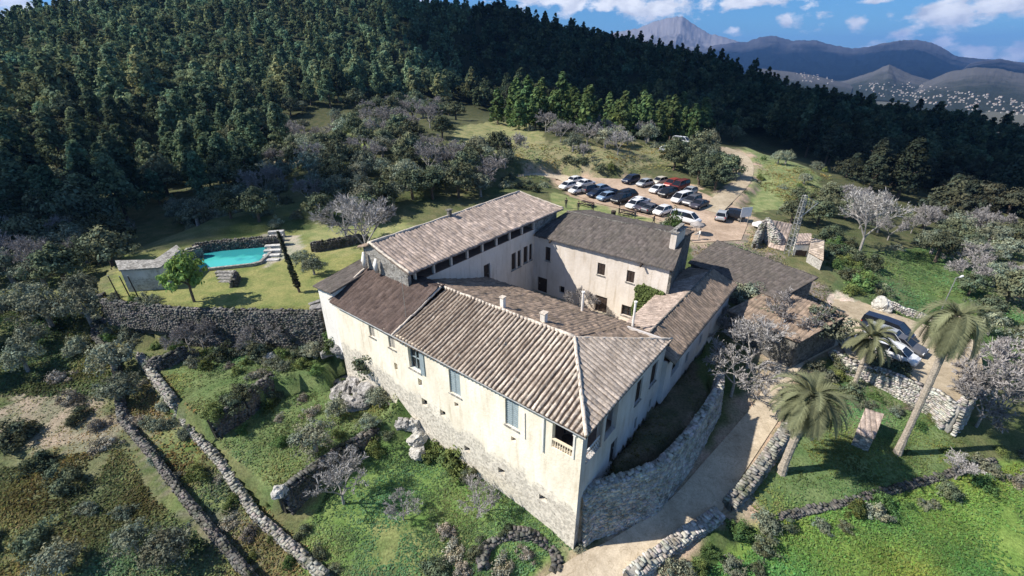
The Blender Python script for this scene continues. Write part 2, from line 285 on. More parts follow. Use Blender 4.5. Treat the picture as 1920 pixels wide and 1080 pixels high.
M['frond']=leafmat('palm_fronds',(.2,.21,.12),.1,.3,.01)
M['frond_dry']=leafmat('old_palm_fronds',(.4,.36,.24),.1,.25,.01)
M['stone']=stonemat('dry_stone',(.15,.14,.125),(.46,.44,.4),4.2,.55,.06)
M['stone_dark']=stonemat('mossy_stone',(.07,.07,.06),(.25,.235,.21),4.0,.5,.06)
M['stone_white']=stonemat('pale_stone',(.42,.4,.37),(.8,.77,.72),4.2,.65,.06)
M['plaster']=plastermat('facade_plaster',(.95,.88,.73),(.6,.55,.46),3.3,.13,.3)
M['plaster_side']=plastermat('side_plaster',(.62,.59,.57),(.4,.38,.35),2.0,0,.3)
M['plaster_court']=plastermat('courtyard_plaster',(.74,.67,.59),dirt=.25)
M['plaster_white']=plastermat('white_plaster',(.85,.82,.76),dirt=.15)
M['roof_main']=roofmat('ribbed_clay_tiles',(.66,.57,.47),(.07,.055,.045),(.15,.112,.085),.72,.42,.5,(7,18))
M['roof_hip']=roofmat('hip_clay_tiles',(.6,.51,.42),(.14,.105,.08),(.24,.19,.14),.5,.2,.5)
M['roof_brown']=roofmat('weathered_brown_tiles',(.36,.275,.21),(.14,.11,.09),(.13,.11,.085),.8,.1,.7)
M['roof_dark']=roofmat('dark_mossy_tiles',(.12,.09,.078),(.065,.05,.048),(.08,.062,.055),.9,.1,.5)
M['roof_grey']=roofmat('grey_lichen_tiles',(.14,.122,.112),(.075,.066,.064),(.1,.094,.08),.9,.1,.6)
M['roof_pink']=roofmat('speckled_pink_tiles',(.52,.425,.36),(.15,.12,.1),(.2,.165,.14),.8,.15,.9)
M['ridge']=simple('ridge_mortar',(.6,.52,.43),.95,0,.3,6,.03)
M['wood_dark']=simple('dark_wood',(.05,.035,.028),.8,0,.4,5)
M['wood_grey']=simple('grey_shutter_paint',(.3,.36,.38),.6,0,.15,5)
M['wood_tan']=simple('tan_shutter_paint',(.4,.37,.32),.7,0,.15,5)
M['cream']=simple('cream_paint',(.8,.68,.5),.6,0,.1,5)
M['white']=simple('white_paint',(.8,.8,.78),.6,0,.08,4)
M['pane']=glassmat('dark_glass')
M['dark']=simple('dark_interior',(.015,.014,.013),.9,0,.2,2)
M['floor_tile']=simple('gallery_floor',(.3,.2,.15),.8,0,.2,4)
M['road']=attrless('pale_concrete',(.5,.43,.33))
M['gravel']=attrless('dusty_gravel',(.43,.335,.26))
M['sand']=attrless('pale_dirt',(.42,.36,.27))
M['metal']=simple('grey_metal',(.4,.4,.38),.5,.6,.2,4)
M['rubber']=simple('tyre_rubber',(.02,.02,.02),.9,0,.2,4)

# ------------------------------------------------------------------ frame of the house: C = front corner, a runs along the long facade, b along the side
AN=R(52); CX,CY,_=P(1075,1028,0)
bb=(math.cos(AN),math.sin(AN)); aa=(-bb[1],bb[0])
def UW(u,w_): return CX+u*aa[0]+w_*bb[0], CY+u*aa[1]+w_*bb[1]
def onw(px,py,w0=0):
    X,Y,Z=ray(px,py); k=w0+CX*bb[0]+CY*bb[1]; t=k/(X*bb[0]+Y*bb[1]); return (X*t,Y*t,HC+Z*t)

# ------------------------------------------------------------------ terrain height
ctrl=[]
def cp(px,py,z): ctrl.append(P(px,py,z))
def cY(px,py,Y,dz=0):
    x,y,z=PY(px,py,Y); ctrl.append((x,y,z-dz))
for px,py in [(721,693),(735,735),(769,777),(820,850),(900,895),(980,952),(1030,992)]:
    x,y,z=onw(px,py); ctrl.append((x-.4*bb[0],y-.4*bb[1],max(z,.2)))
for e in [(1075,1040,0),(1000,1060,-.1),(880,1070,0),(700,1040,.2),(700,940,.3),(800,900,.6),(600,960,.5),(560,1040,.2),
 (690,840,1.0),(470,1000,.3),(380,930,.8),(300,850,1.6),(235,780,2.4),(180,680,3.6),(120,640,4.2),(0,760,3),(0,900,1.2),(0,1070,-.2),(150,1000,.2),(150,860,1.8),
 (-150,900,1.2),(-200,600,5),(0,560,5.2),(60,470,6),(190,520,6.8),(440,640,4.2),(330,640,4.3),(560,660,4.2),(450,720,3.6),(600,710,3.4),
 (640,660,5.0),(668,640,4.6),(610,610,6.6),
 (400,410,9),(600,400,9),(760,400,8.5),(900,350,9),(900,300,11),(700,300,12),(560,300,12),(760,220,16),(900,235,14),(1000,290,10.5),(1150,300,10),(1080,250,13),
 (1000,340,7.5),(1060,345,6.5),(1200,380,6.5),(1330,400,6.4),(1180,335,6.8),(1310,330,7.2),(1280,270,10),(1400,270,9.5),(1400,330,7),(1480,340,6.5),(1360,420,6),(1140,410,6.6),(1250,420,6.4),(1060,390,6.8),
 (1350,450,5.6),(1450,450,5.5),(1480,500,4.8),(1560,520,4.2),(1560,420,5),(1600,330,5),
 (1680,520,2.6),(1800,520,1.6),(1900,600,.6),(1900,480,1.0),(1700,430,2.6),(1880,400,2),(1820,640,.8),
 (1465,882,1.0),(1680,850,1.0),(1600,900,.9),(1780,800,.9),(1880,820,.2),(1450,960,.5),(1560,760,1.6),(1500,700,2.4),
 (1500,1000,-1.1),(1700,950,-1.1),(1900,900,-.8),(1900,1075,-2),(1400,1060,-1.0),(1250,1075,-.8),(2200,900,-1.5),(2200,600,-1),(1330,790,1.4),(1290,920,.7)]: cp(*e)
# forested hill: (pixel of the canopy, distance, canopy height)
for e in [(0,450,62,3),(200,430,66,4),(380,380,82,5),(0,300,90,9),(200,300,100,9),(400,240,125,9),(0,120,150,9),(250,120,165,9),(480,110,190,9),
 (600,200,140,9),(700,120,190,9),(60,4,260,9),(-200,60,220,9),(-300,300,90,8),(300,-40,300,9),(600,-60,330,9),(940,-2,330,9),(1160,60,320,9),(1300,90,300,9),(1400,112,290,9),(1500,150,270,9),(1700,185,250,9),(1900,216,230,9),
 (900,130,230,9),(850,170,180,8),(1100,150,210,9),(1300,190,190,9),(1500,230,170,8),(1700,270,150,8),(1900,330,120,8),(1200,235,150,6),(1400,250,140,6),(1600,300,120,6),(1750,380,95,5),(2300,330,200,9),(2400,500,110,7),(-500,100,240,9)]: cY(*e)
# behind the ridge the land falls to the valley
for px,Y,z in [(-400,420,50),(300,430,45),(940,470,20),(1160,470,0),(1400,440,-25),(1500,420,-35),(1700,400,-45),(1900,380,-55),(2400,380,-60)]:
    X,Yr,_=ray(px,0); ctrl.append((X/Yr*Y,Y,z))
for x,y,z in [(-900,300,90),(-900,900,60),(-2500,0,80),(-2500,3000,-40),(0,900,-70),(800,700,-75),(1500,600,-75),(2500,0,-80),(2500,1500,-80),(0,2500,-80),(2500,3500,-80),(0,-300,-5),(-600,-600,0),(600,-600,-30),(2500,-1500,-60),(-2500,-1500,0),(7000,7000,-80),(-6000,8000,-60),(0,9000,-80),(60,-20,-4),(-60,-20,-1),(-150,20,6),(250,40,-12)]: ctrl.append((x,y,z))
CT=np.array(ctrl)
def _rbf():
    n=len(CT); A=np.linalg.norm(CT[:,None,:2]-CT[None,:,:2],axis=2)+np.eye(n)*(-1.2)
    Pm=np.hstack([np.ones((n,1)),CT[:,:2]/1000]); K=np.zeros((n+3,n+3)); K[:n,:n]=A; K[:n,n:]=Pm; K[n:,:n]=Pm.T
    return np.linalg.solve(K,np.concatenate([CT[:,2],[0,0,0]]))
WR=_rbf()
def base_h(x,y):
    x=np.atleast_1d(np.asarray(x,float)); y=np.atleast_1d(np.asarray(y,float)); out=np.empty(len(x))
    for i in range(0,len(x),20000):
        xs,ys=x[i:i+20000],y[i:i+20000]
        A=np.sqrt((xs[:,None]-CT[None,:,0])**2+(ys[:,None]-CT[None,:,1])**2)
        out[i:i+20000]=A@WR[:-3]+WR[-3]+WR[-2]*xs/1000+WR[-1]*ys/1000
    return out
def inpoly(x,y,poly):
    c=np.zeros(len(x),bool); n=len(poly)
    for i in range(n):
        x0,y0=poly[i][:2]; x1,y1=poly[i-1][:2]
        if y0==y1: continue
        c^=((y0>y)!=(y1>y))&(x<(x1-x0)*(y-y0)/(y1-y0)+x0)
    return c
def vnoise(x,y,s,seed=0):
    """cheap smooth value noise, vectorised"""
    x=np.asarray(x)/s+seed*17.3; y=np.asarray(y)/s-seed*9.1
    xi=np.floor(x).astype(np.int64); yi=np.floor(y).astype(np.int64); fx=x-xi; fy=y-yi; fx=fx*fx*(3-2*fx); fy=fy*fy*(3-2*fy)
    def h(a,b):
        v=(a*374761393+b*668265263+seed*982451653)&0xffffffff; v=((v^(v>>13))*1274126177)&0xffffffff; return ((v^(v>>16))&0xffff)/65535.0
    return (h(xi,yi)*(1-fx)+h(xi+1,yi)*fx)*(1-fy)+(h(xi,yi+1)*(1-fx)+h(xi+1,yi+1)*fx)*fy-.5
LAWN_Z=8.0
def PP(pts,z): return [P(a,b,z)[:2] for a,b in pts]
PLAT=[ # polygon, z
 (PP([(392,783),(450,745),(505,700),(600,705),(722,692),(738,738),(752,768),(667,824),(597,868),(524,925),(430,870)],2.3),2.3),
 (PP([(262,668),(330,585),(420,600),(600,640),(640,640),(610,700),(505,712),(445,755),(388,790),(327,755)],4.0),4.0),
 (PP([(190,560),(300,572),(420,577),(600,579),(612,560),(640,530),(700,480),(690,462),(640,430),(540,430),(380,440),(225,480),(180,530)],LAWN_Z),LAWN_Z),
 (PP([(1108,905),(1235,867),(1297,802),(1335,745),(1352,700),(1290,655),(1200,760)],4.2)+[],4.2),
 ([UW(.6,.9),UW(28,.9),UW(28,33),UW(3.8,33.5),UW(3.8,29),UW(.2,30),UW(.2,14)],5.0),
 (PP([(1560,560),(1660,580),(1760,620),(1830,640),(1840,700),(1800,757),(1765,733),(1704,708),(1642,684),(1592,672),(1560,620)],3.2),3.2),
]
YARD=[UW(0,.6)]+[P(px,py,4.7)[:2] for px,py in [(1110,906),(1235,867),(1297,802),(1335,745)]]+[UW(-.5,26),UW(0,13)]
PLAT[3]=(YARD,4.1)
SAMP=None
def height(x,y,fine=True):
    x=np.atleast_1d(np.asarray(x,float)); y=np.atleast_1d(np.asarray(y,float))
    z=base_h(x,y); d=np.sqrt(x*x+y*y)
    amp=np.clip(d/60,.25,3); z=z+vnoise(x,y,2.3,1)*.25*np.minimum(amp,1)+vnoise(x,y,9,2)*.5*amp+vnoise(x,y,60,3)*np.clip((d-150)/60,0,6)
    for poly,pz in PLAT:
        m=inpoly(x,y,poly); z[m]=pz+vnoise(x[m],y[m],3,5)*.12
    if SAMP is not None:
        near=(np.abs(x-SAMP[:,0].mean())<160)&(y<160); idx=np.where(near)[0]
        for i in range(0,len(idx),4000):
            j=idx[i:i+4000]; D=(x[j][:,None]-SAMP[None,:,0])**2+(y[j][:,None]-SAMP[None,:,1])**2
            k=D.argmin(1); dm=np.sqrt(D[np.arange(len(j)),k]); q=dm<.75; z[j[q]]=SAMP[k[q],2]-.07
            q2=(dm>=.75)&(dm<2); t=(dm[q2]-.75)/1.25; 
            kk=SAMP[k[q2],3]>0; jj=j[q2][kk]; tt=t[kk]; z[jj]=(SAMP[k[q2][kk],2]-.05)*(1-tt)+z[jj]*tt
    return z
def hz(x,y): return float(height([x],[y])[0])
def G(px,py):
    X,Y,Z=ray(px,py); t=np.concatenate([np.arange(10,160,.8),np.arange(160,900,3)]); x=X*t;y=Y*t;z=HC+Z*t
    d=z-height(x,y); i=np.argmax(d<0)
    if d[i]>=0: i=len(t)-1
    t0,t1=t[max(i-1,0)],t[i]
    for _ in range(9):
        tm=(t0+t1)/2
        if HC+Z*tm-hz(X*tm,Y*tm)<0: t1=tm
        else: t0=tm
    return (X*t1,Y*t1,hz(X*t1,Y*t1))

# ------------------------------------------------------------------ roads and yards: ribbons between two edges
def ribbon(left,right,sub=8,across=6):
    L_=[P(*p) for p in left]; R_=[P(*p) for p in right]
    def cr(pts,t):
        i=min(int(t),len(pts)-2); f=t-i; p0=pts[max(i-1,0)];p1=pts[i];p2=pts[i+1];p3=pts[min(i+2,len(pts)-1)]
        return [0.5*((2*p1[k])+(-p0[k]+p2[k])*f+(2*p0[k]-5*p1[k]+4*p2[k]-p3[k])*f*f+(-p0[k]+3*p1[k]-3*p2[k]+p3[k])*f**3) for k in range(3)]
    rows=[]
    for i in range((len(left)-1)*sub+1):
        t=i/sub; a=cr(L_,t); b=cr(R_,t); rows.append([[a[k]+(b[k]-a[k])*j/across for k in range(3)] for j in range(across+1)])
    return np.array(rows)
def ribbon_obj(name,g,mat):
    n,m,_=g.shape; V=g.reshape(-1,3).copy(); V[:,2]+=.02
    I=np.arange(n*m).reshape(n,m); Fq=np.stack([I[:-1,:-1],I[:-1,1:],I[1:,1:],I[1:,:-1]],-1).reshape(-1,4)
    o=npmesh(name,V,Fq,mat,smooth=True); tag(o,kind='structure'); return o
road_g=ribbon([(965,1120,-.5),(1082,1042,-.1),(1145,1012,0),(1250,942,.5),(1320,866,1.1),(1385,792,1.7),(1422,745,2.1),(1440,700,2.5),(1475,655,2.9),(1530,618,3.2),(1570,590,3.3)],
              [(1150,1120,-.6),(1215,1062,-.3),(1295,1005,0),(1345,968,.3),(1385,902,.8),(1436,824,1.4),(1466,775,1.8),(1482,722,2.3),(1512,680,2.7),(1566,650,3.1),(1620,610,3.3)],8,10)
lot_g=ribbon([(1040,343,6.6),(1062,358,6.6),(1110,378,6.5),(1170,393,6.5),(1225,408,6.4),(1270,430,6.2),(1300,455,5.9)],
             [(1050,330,6.7),(1150,335,6.8),(1215,338,6.7),(1290,352,6.6),(1340,372,6.5),(1400,400,6.2),(1390,450,5.8)],8,14)
track_g=ribbon([(1310,390,6.5),(1345,364,6.9),(1386,336,7.3),(1388,312,7.8),(1372,296,8.3),(1345,283,9)],
               [(1350,402,6.3),(1380,372,6.7),(1408,340,7.2),(1412,308,7.8),(1394,288,8.4),(1362,276,9)],6,5)
lane_g=ribbon([(965,334,7.8),(1000,330,7.6),(1045,336,6.9),(1062,348,6.6)],[(975,328,8),(1010,325,7.8),(1058,328,7.0),(1080,338,6.8)],6,4)
PADW=PP([(1545,560),(1575,552),(1640,575),(1760,618),(1835,640),(1845,700),(1800,757),(1765,733),(1704,708),(1642,684),(1592,670),(1572,640)],3.25)
sm=[]
for g,fl in ((road_g,1),(lot_g,1),(track_g,1),(lane_g,1)):
    # densify so spacing < .6 m
    gg=g
    for _ in range(2): gg=np.concatenate([gg[:1]]+[np.stack([(gg[i-1]+gg[i])/2,gg[i]]) for i in range(1,len(gg))])
    for _ in range(1): gg=np.concatenate([gg[:,:1]]+[np.stack([(gg[:,i-1]+gg[:,i])/2,gg[:,i]],1) for i in range(1,gg.shape[1])],1)
    q=gg.reshape(-1,3); sm.append(np.hstack([q,np.full((len(q),1),fl)]))
SAMP_ALL=np.vstack(sm)
key=np.unique(np.round(SAMP_ALL[:,:2]/.45).astype(int),axis=0,return_index=True)[1]; SAMP=SAMP_ALL[key]
ribbon_obj('road',road_g,M['road']); ribbon_obj('parking_ground',lot_g,M['gravel']); ribbon_obj('dirt_track',track_g,M['sand']); ribbon_obj('lane',lane_g,M['road'])

# ------------------------------------------------------------------ terrain mesh with painted albedo
def axis(a,b,step,lo,hi,g=1.09):
    c=list(np.arange(a,b+1e-6,step)); s=step; x=b
    while x<hi: s=min(s*g,400); x+=s; c.append(x)
    s=step; x=a; pre=[]
    while x>lo: s=min(s*g,400); x-=s; pre.append(x)
    return np.array(pre[::-1]+c)
def terrain():
    xs=axis(-62,62,.55,-9000,12000); ys=axis(14,98,.55,-1500,14000)
    X,Y=np.meshgrid(xs,ys); x=X.ravel(); y=Y.ravel(); z=height(x,y)
    col=np.empty((len(x),3)); d=np.sqrt(x*x+y*y)
    base=np.array([.085,.1,.045]); col[:]=base
    n=vnoise(x,y,7,11)+.5*vnoise(x,y,2.5,12); col+=np.clip(n,-.5,.5)[:,None]*np.array([.06,.03,.03])
    far=np.clip((d-70)/40,0,1)[:,None]; col=col*(1-far)+np.array([.07,.075,.04])*far
    ff=np.clip((d-150)/60,0,1)[:,None]; col=col*(1-ff)+np.array([.03,.036,.02])*ff
    vf=np.clip((d-450)/200,0,1)[:,None]; col=col*(1-vf)+np.array([.08,.08,.068])*vf
    def poly(pts,c,zz=None,soft=.9,k=1.0):
        w_=[ (P(a,b,zz)[:2] if zz is not None else G(a,b)[:2]) for a,b in pts]
        xn=x+vnoise(x,y,1.7,21)*soft*2; yn=y+vnoise(x,y,1.7,22)*soft*2
        m=inpoly(xn,yn,w_); col[m]=col[m]*(1-k)+np.array(c)*k
    poly([(0,740),(230,740),(260,900),(420,1078),(0,1078)],(.12,.125,.07),k=.8)
    poly([(0,740),(150,720),(240,790),(180,850),(0,830)],(.22,.19,.15),k=.85)
    poly([(230,790),(290,900),(430,1078),(520,1078),(400,900),(300,750)],(.15,.14,.11),k=.8)
    poly([(290,790),(380,840),(430,960),(330,960)],(.13,.17,.05),k=.6)
    poly([(600,950),(560,1078),(1000,1078),(1090,1020),(900,890),(780,820),(640,860)],(.1,.16,.05),k=.9)
    poly([(640,920),(560,1000),(700,1040),(800,960)],(.13,.19,.06),k=.6)
    poly([(700,980),(680,1070),(900,1070),(880,1000)],(.17,.17,.08),k=.6)
    poly([(260,668),(600,640),(735,700),(750,768),(524,925),(420,850)],(.105,.145,.06),k=.85)
    poly([(200,560),(330,575),(600,580),(612,560),(700,480),(640,430),(540,430),(225,480)],(.17,.18,.07),LAWN_Z,.1,.95)
    poly([(550,470),(600,425),(760,420),(700,470),(640,480)],(.2,.2,.09),LAWN_Z,.2,.9)
    poly([(560,425),(690,418),(780,425),(700,452),(590,468)],(.2,.21,.1),k=.8)
    poly([(490,440),(560,440),(570,465),(500,500)],(.3,.28,.24),LAWN_Z,.2,.8)
    poly([(510,290),(640,270),(560,250),(500,280)],(.15,.14,.08),k=.8)
    poly([(620,255),(700,240),(690,290),(560,300)],(.17,.21,.07),k=.8)
    poly([(850,240),(1000,230),(1020,290),(900,290),(840,265)],(.2,.2,.1),k=.9)
    poly([(500,300),(640,290),(600,320),(500,320)],(.2,.17,.13),k=.7)
    poly([(980,270),(1250,270),(1330,300),(1150,325),(1000,330),(960,300)],(.2,.19,.11),k=.75)
    poly([(1030,365),(1110,378),(1230,405),(1300,450),(1260,470),(1040,410)],(.18,.2,.09),6.6,.3,.95)
    poly([(1380,290),(1440,290),(1540,340),(1520,390),(1420,400),(1390,340)],(.19,.22,.1),k=.8)
    poly([(1300,440),(1420,420),(1480,500),(1560,540),(1540,580),(1300,480)],(.19,.16,.15),k=.85)
    poly([(1560,470),(1700,470),(1760,560),(1740,640),(1660,600),(1560,540)],(.09,.12,.055),k=.9)
    poly([(1680,470),(1850,450),(1919,600),(1900,680),(1800,660)],(.09,.14,.05),k=.85)
    poly([(1850,440),(1960,440),(1960,620),(1880,560)],(.18,.16,.11),k=.8)
    poly([(1390,900),(1480,800),(1600,690),(1790,760),(1800,880),(1560,950),(1420,975)],(.1,.145,.06),k=.9)
    poly([(1500,690),(1590,680),(1700,760),(1600,840),(1520,800)],(.12,.12,.08),k=.7)
    poly([(1430,985),(1560,952),(1780,900),(1919,860),(1960,1100),(1330,1090),(1380,1020)],(.13,.2,.05),k=.95)
    poly([(1100,905),(1235,867),(1297,802),(1335,745),(1290,660)],(.1,.085,.06),4.1,.3,.9)
    nr=np.where((np.abs(x)<110)&(y<150)&(y>10))[0]; dm=np.full(len(x),99.)
    for i in range(0,len(nr),4000):
        j=nr[i:i+4000]; dm[j]=np.sqrt(((x[j][:,None]-SAMP[None,:,0])**2+(y[j][:,None]-SAMP[None,:,1])**2).min(1))
    k_=np.clip((1.5+3.2*vnoise(x,y,2.1,51)+1.2*vnoise(x,y,.9,52)-dm)/1.0,0,1)[:,None]; col=col*(1-k_)+np.array([.3,.235,.18])*k_
    m=inpoly(x,y,PADW); col[m]=(.4,.34,.29)
    # courtyard paving and house footprint
    m=inpoly(x,y,PLAT[4][0]); col[m]=(.32,.28,.23)
    col=np.clip(col*1.35,.01,.9)
    I=np.arange(len(x)).reshape(len(ys),len(xs)); Fq=np.stack([I[:-1,:-1],I[:-1,1:],I[1:,1:],I[1:,:-1]],-1).reshape(-1,4)
    o=npmesh('ground',np.stack([x,y,z],1),Fq,attrmat('ground_soil_and_grass'),{'col':('POINT','FLOAT_COLOR',col)},smooth=True)
    tag(o,kind='structure')
terrain()
# ------------------------------------------------------------------ THE HOUSE (local axes: x = w along the side, y = u along the long facade)
house=empty('manor_house',(CX,CY,0),AN,'large cream courtyard manor house with ribbed tile roofs in the middle of the valley','house')
def L3(u,w_,z): return (w_,u,z)
def wallholes(mb,O,D,Nn,L,z0,z1,z1b,holes,depth=.35):
    """O,D,Nn in (u,w); rectangular holes (s0,s1,za,zb) get reveals"""
    ss=sorted({0,L}|{h[0] for h in holes}|{h[1] for h in holes}|{s for s in np.arange(0,L,3.)}); zs=sorted({z0,z1}|{h[2] for h in holes}|{h[3] for h in holes})
    def pt(s,z,d=0):
        if z==z1: z=z1+(z1b-z1)*s/L
        return L3(O[0]+D[0]*s-Nn[0]*d,O[1]+D[1]*s-Nn[1]*d,z)
    flip=(D[1]*Nn[0]-D[0]*Nn[1])<0
    def q(a,b,c,d):
        mb.quad(a,b,c,d) if not flip else mb.quad(d,c,b,a)
    for i in range(len(ss)-1):
        for j in range(len(zs)-1):
            sm_,zm=(ss[i]+ss[i+1])/2,(zs[j]+zs[j+1])/2
            if any(h[0]<sm_<h[1] and h[2]<zm<h[3] for h in holes): continue
            q(pt(ss[i],zs[j]),pt(ss[i+1],zs[j]),pt(ss[i+1],zs[j+1]),pt(ss[i],zs[j+1]))
    for s0,s1,za,zb in holes:
        q(pt(s0,za),pt(s0,za,depth),pt(s0,zb,depth),pt(s0,zb)); q(pt(s1,za,depth),pt(s1,za),pt(s1,zb),pt(s1,zb,depth))
        q(pt(s0,za),pt(s1,za),pt(s1,za,depth),pt(s0,za,depth)); q(pt(s0,zb,depth),pt(s1,zb,depth),pt(s1,zb),pt(s0,zb))
def orient(s,O,D,Nn,d,z): return (O[0]+D[0]*s-Nn[0]*d,O[1]+D[1]*s-Nn[1]*d,z)
def wbox(mb,O,D,Nn,s0,s1,z0,z1,d0,d1):
    """box in wall coordinates: along s, height z, depth d0..d1 (positive = into the wall)"""
    n=len(mb.v)
    for z in (z0,z1):
        for s,d in ((s0,d0),(s1,d0),(s1,d1),(s0,d1)):
            u,w_,zz=orient(s,O,D,Nn,d,z); mb.v.append(L3(u,w_,zz))
    fs=[(n+3,n+2,n+1,n),(n+4,n+5,n+6,n+7)]+[(n+i,n+(i+1)%4,n+4+(i+1)%4,n+4+i) for i in range(4)]
    mb.f+=fs
def window(O,D,Nn,h,style='shut',mat='wood_grey',rec=.12,label=None):
    s0,s1,za,zb=h; m=MB(); wbox(m,O,D,Nn,s0,s1,za,zb,.3,.34)
    win=m.build('window',M['pane'] if style!='dark' else M['dark'],house)
    if label: win['label']=label
    if style!='dark':
        m=MB(); wbox(m,O,D,Nn,s0-.08,s1+.08,za-.09,za-.005,-.09,.06); m.build('sill',M['stone'],win)
    if style in('shut','open'):
        mid=(s0+s1)/2
        for a_,b_ in ((s0+.02,mid-.015),(mid+.015,s1-.02)):
            m=MB(); wbox(m,O,D,Nn,a_,b_,za+.03,zb-.02,rec,rec+.04)
            k=int((zb-za)/.16)
            for i in range(k):
                z=za+.1+(zb-za-.2)*i/max(1,k-1); wbox(m,O,D,Nn,a_+.06,b_-.06,z-.025,z+.025,rec-.025,rec)
            if style=='open':   # folded back against the wall
                wd=b_-a_; m=MB(); 
                if a_<mid: wbox(m,O,D,Nn,s0-wd,s0-.03,za+.03,zb-.02,-.06,-.02)
                else: wbox(m,O,D,Nn,s1+.03,s1+wd,za+.03,zb-.02,-.06,-.02)
            sh=m.build('shutter',M[mat],win)
    if style in('glazed','open'):
        m=MB()
        for a_,b_ in ((s0,s0+.06),(s1-.06,s1),((s0+s1)/2-.03,(s0+s1)/2+.03)): wbox(m,O,D,Nn,a_,b_,za,zb,.22,.3)
        for a_,b_ in ((za,za+.06),(zb-.06,zb),((za+zb)/2-.025,(za+zb)/2+.025)): wbox(m,O,D,Nn,s0,s1,a_,b_,.225,.298)
        m.build('frame',M[mat],win)
    return win
def door(O,D,Nn,h,mat='wood_dark'):
    s0,s1,za,zb=h; m=MB(); k=max(2,int((s1-s0)/.2))
    for i in range(k):
        a_=s0+(s1-s0)*i/k; b_=s0+(s1-s0)*(i+1)/k; wbox(m,O,D,Nn,a_+.01,b_-.01,za,zb,.18,.24)
    d=m.build('door',M[mat],house)
    m=MB(); wbox(m,O,D,Nn,s0+(s1-s0)*.8,s0+(s1-s0)*.8+.06,(za+zb)/2,(za+zb)/2+.12,.12,.18); m.build('handle',M['metal'],d)
# --- long front facade (w=0), s = u
FO,FD,FN=(0,0),(1,0),(0,-1)
big=[(4.78,5.9,7.75,10.1),(10.03,11.15,7.85,10.1),(14.3,15.6,8.1,10.2),(17.15,17.95,9.05,10.35),(19.7,20.45,9.15,10.4)]
small=[(9.4,10.0,2.75,3.3),(6.0,6.6,2.7,3.25),(2.3,2.95,2.65,3.15),(13.9,14.55,4.9,5.6),(11.85,12.45,4.95,5.55),(14.3,14.75,6.75,7.45),(17.2,17.6,7.0,7.7),(10.35,10.75,6.75,7.15),(5.0,5.4,6.55,6.95)]
gal=(.62,2.15,8.0,10.05)
m=MB(); wallholes(m,FO,FD,FN,25.3,-1.5,10.45,10.9,big+small+[gal]); m.build('front_wall',M['plaster'],house)
window(FO,FD,FN,big[0],'shut'); window(FO,FD,FN,big[1],'shut'); window(FO,FD,FN,big[2],'glazed','wood_grey'); window(FO,FD,FN,big[3],'shut','wood_tan'); window(FO,FD,FN,big[4],'shut','wood_tan')
m=MB(); wbox(m,FO,FD,FN,13.75,14.22,8.12,10.2,-.07,-.02); m.build('open_shutter',M['wood_grey'],house)
for h in small: window(FO,FD,FN,h,'dark')
# cornice under the eave
m=MB(); 
for i in range(24):
    s0,s1=25.2*i/24,25.2*(i+1)/24; z=10.3+.45*(s0/25.2)**1.0*0+ (0.45*s0/25.3)
    wbox(m,FO,FD,FN,s0,s1,z,z+.17,-.16,-.01)
m.build('cornice',M['cream'],house)
m=MB(); m.tube([L3(24.9-.0,-.36,10.78)]+[L3(u,-.36,10.42+.40*u/25) for u in (20,15,10,5,0)]+[L3(-.35,-.36,10.4)],.06,6); m.build('gutter',M['metal'],house)
m=MB(); m.tube([L3(2.75,-.06,10.3),L3(2.75,-.06,7.2)],.05,6); m.build('drainpipe',M['white'],house)
m=MB(); m.tube([L3(4.25,-.03,9.6),L3(4.2,-.03,7.4)],.03,5); m.build('drainpipe',M['plaster_side'],house)
# --- side wall (u=0), s = w, normal towards -u
SO,SD,SN=(0,0),(0,1),(-1,0)
g1,g2=(.6,2.55,7.3,10.0),(2.85,4.75,7.3,10.0)
sideh=[g1,g2,(4.3,5.3,3.9,6.1),(7.7,8.75,7.2,9.3),(10.4,11.6,7.2,9.2),(8.3,8.75,4.3,5.5),(11.1,11.45,4.6,5.5)]
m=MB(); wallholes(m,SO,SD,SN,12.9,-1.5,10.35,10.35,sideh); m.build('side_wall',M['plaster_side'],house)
door(SO,SD,SN,sideh[2]); window(SO,SD,SN,sideh[3],'shut','wood_dark'); window(SO,SD,SN,sideh[4],'shut','wood_dark'); window(SO,SD,SN,sideh[5],'dark'); window(SO,SD,SN,sideh[6],'dark')
# gallery room behind the corner openings
m=MB(); m.box(.35,5.2,.35,4.2,7.0,7.28); m.build('gallery_floor',M['floor_tile'],house)
m=MB(); m.box(.35,5.2,4.2,4.4,7.0,10.4); m.box(5.2,5.4,.35,4.4,7.0,10.4); m.build('gallery_wall',M['plaster_side'],house)
m=MB(); m.box(.02,5.4,.02,4.4,10.3,10.44); m.build('gallery_ceiling',M['wood_dark'],house)
m=MB(); m.box(-.06,.06+.34,.5,.62,8.0,10.05); m.box(-.08,.42,.44,.66,9.85,10.1); m.build('column',M['plaster_white'],house)
m=MB(); m.box(2.55,2.85,-.08,.3,7.3,10.05); m.box(2.5,2.9,-.12,.34,9.75,10.05); m.build('column',M['plaster_side'],house)
def baluster_row(O,D,Nn,s0,s1,zb,mat,name='balustrade'):
    m=MB(); n=int((s1-s0)/.17)
    for i in range(n+1):
        s=s0+.05+(s1-s0-.1)*i/n; a=Vector(L3(*orient(s,O,D,Nn,.08,zb)))
        m.tube([a,a+Vector((0,0,.12)),a+Vector((0,0,.35)),a+Vector((0,0,.62))],[.04,.06,.035,.04],6)
    wbox(m,O,D,Nn,s0,s1,zb+.6,zb+.7,.0,.16); m.build(name,mat,house)
baluster_row(FO,FD,FN,.62,2.15,8.0,M['cream'])
m=MB()  # wrought iron scrolls on the side
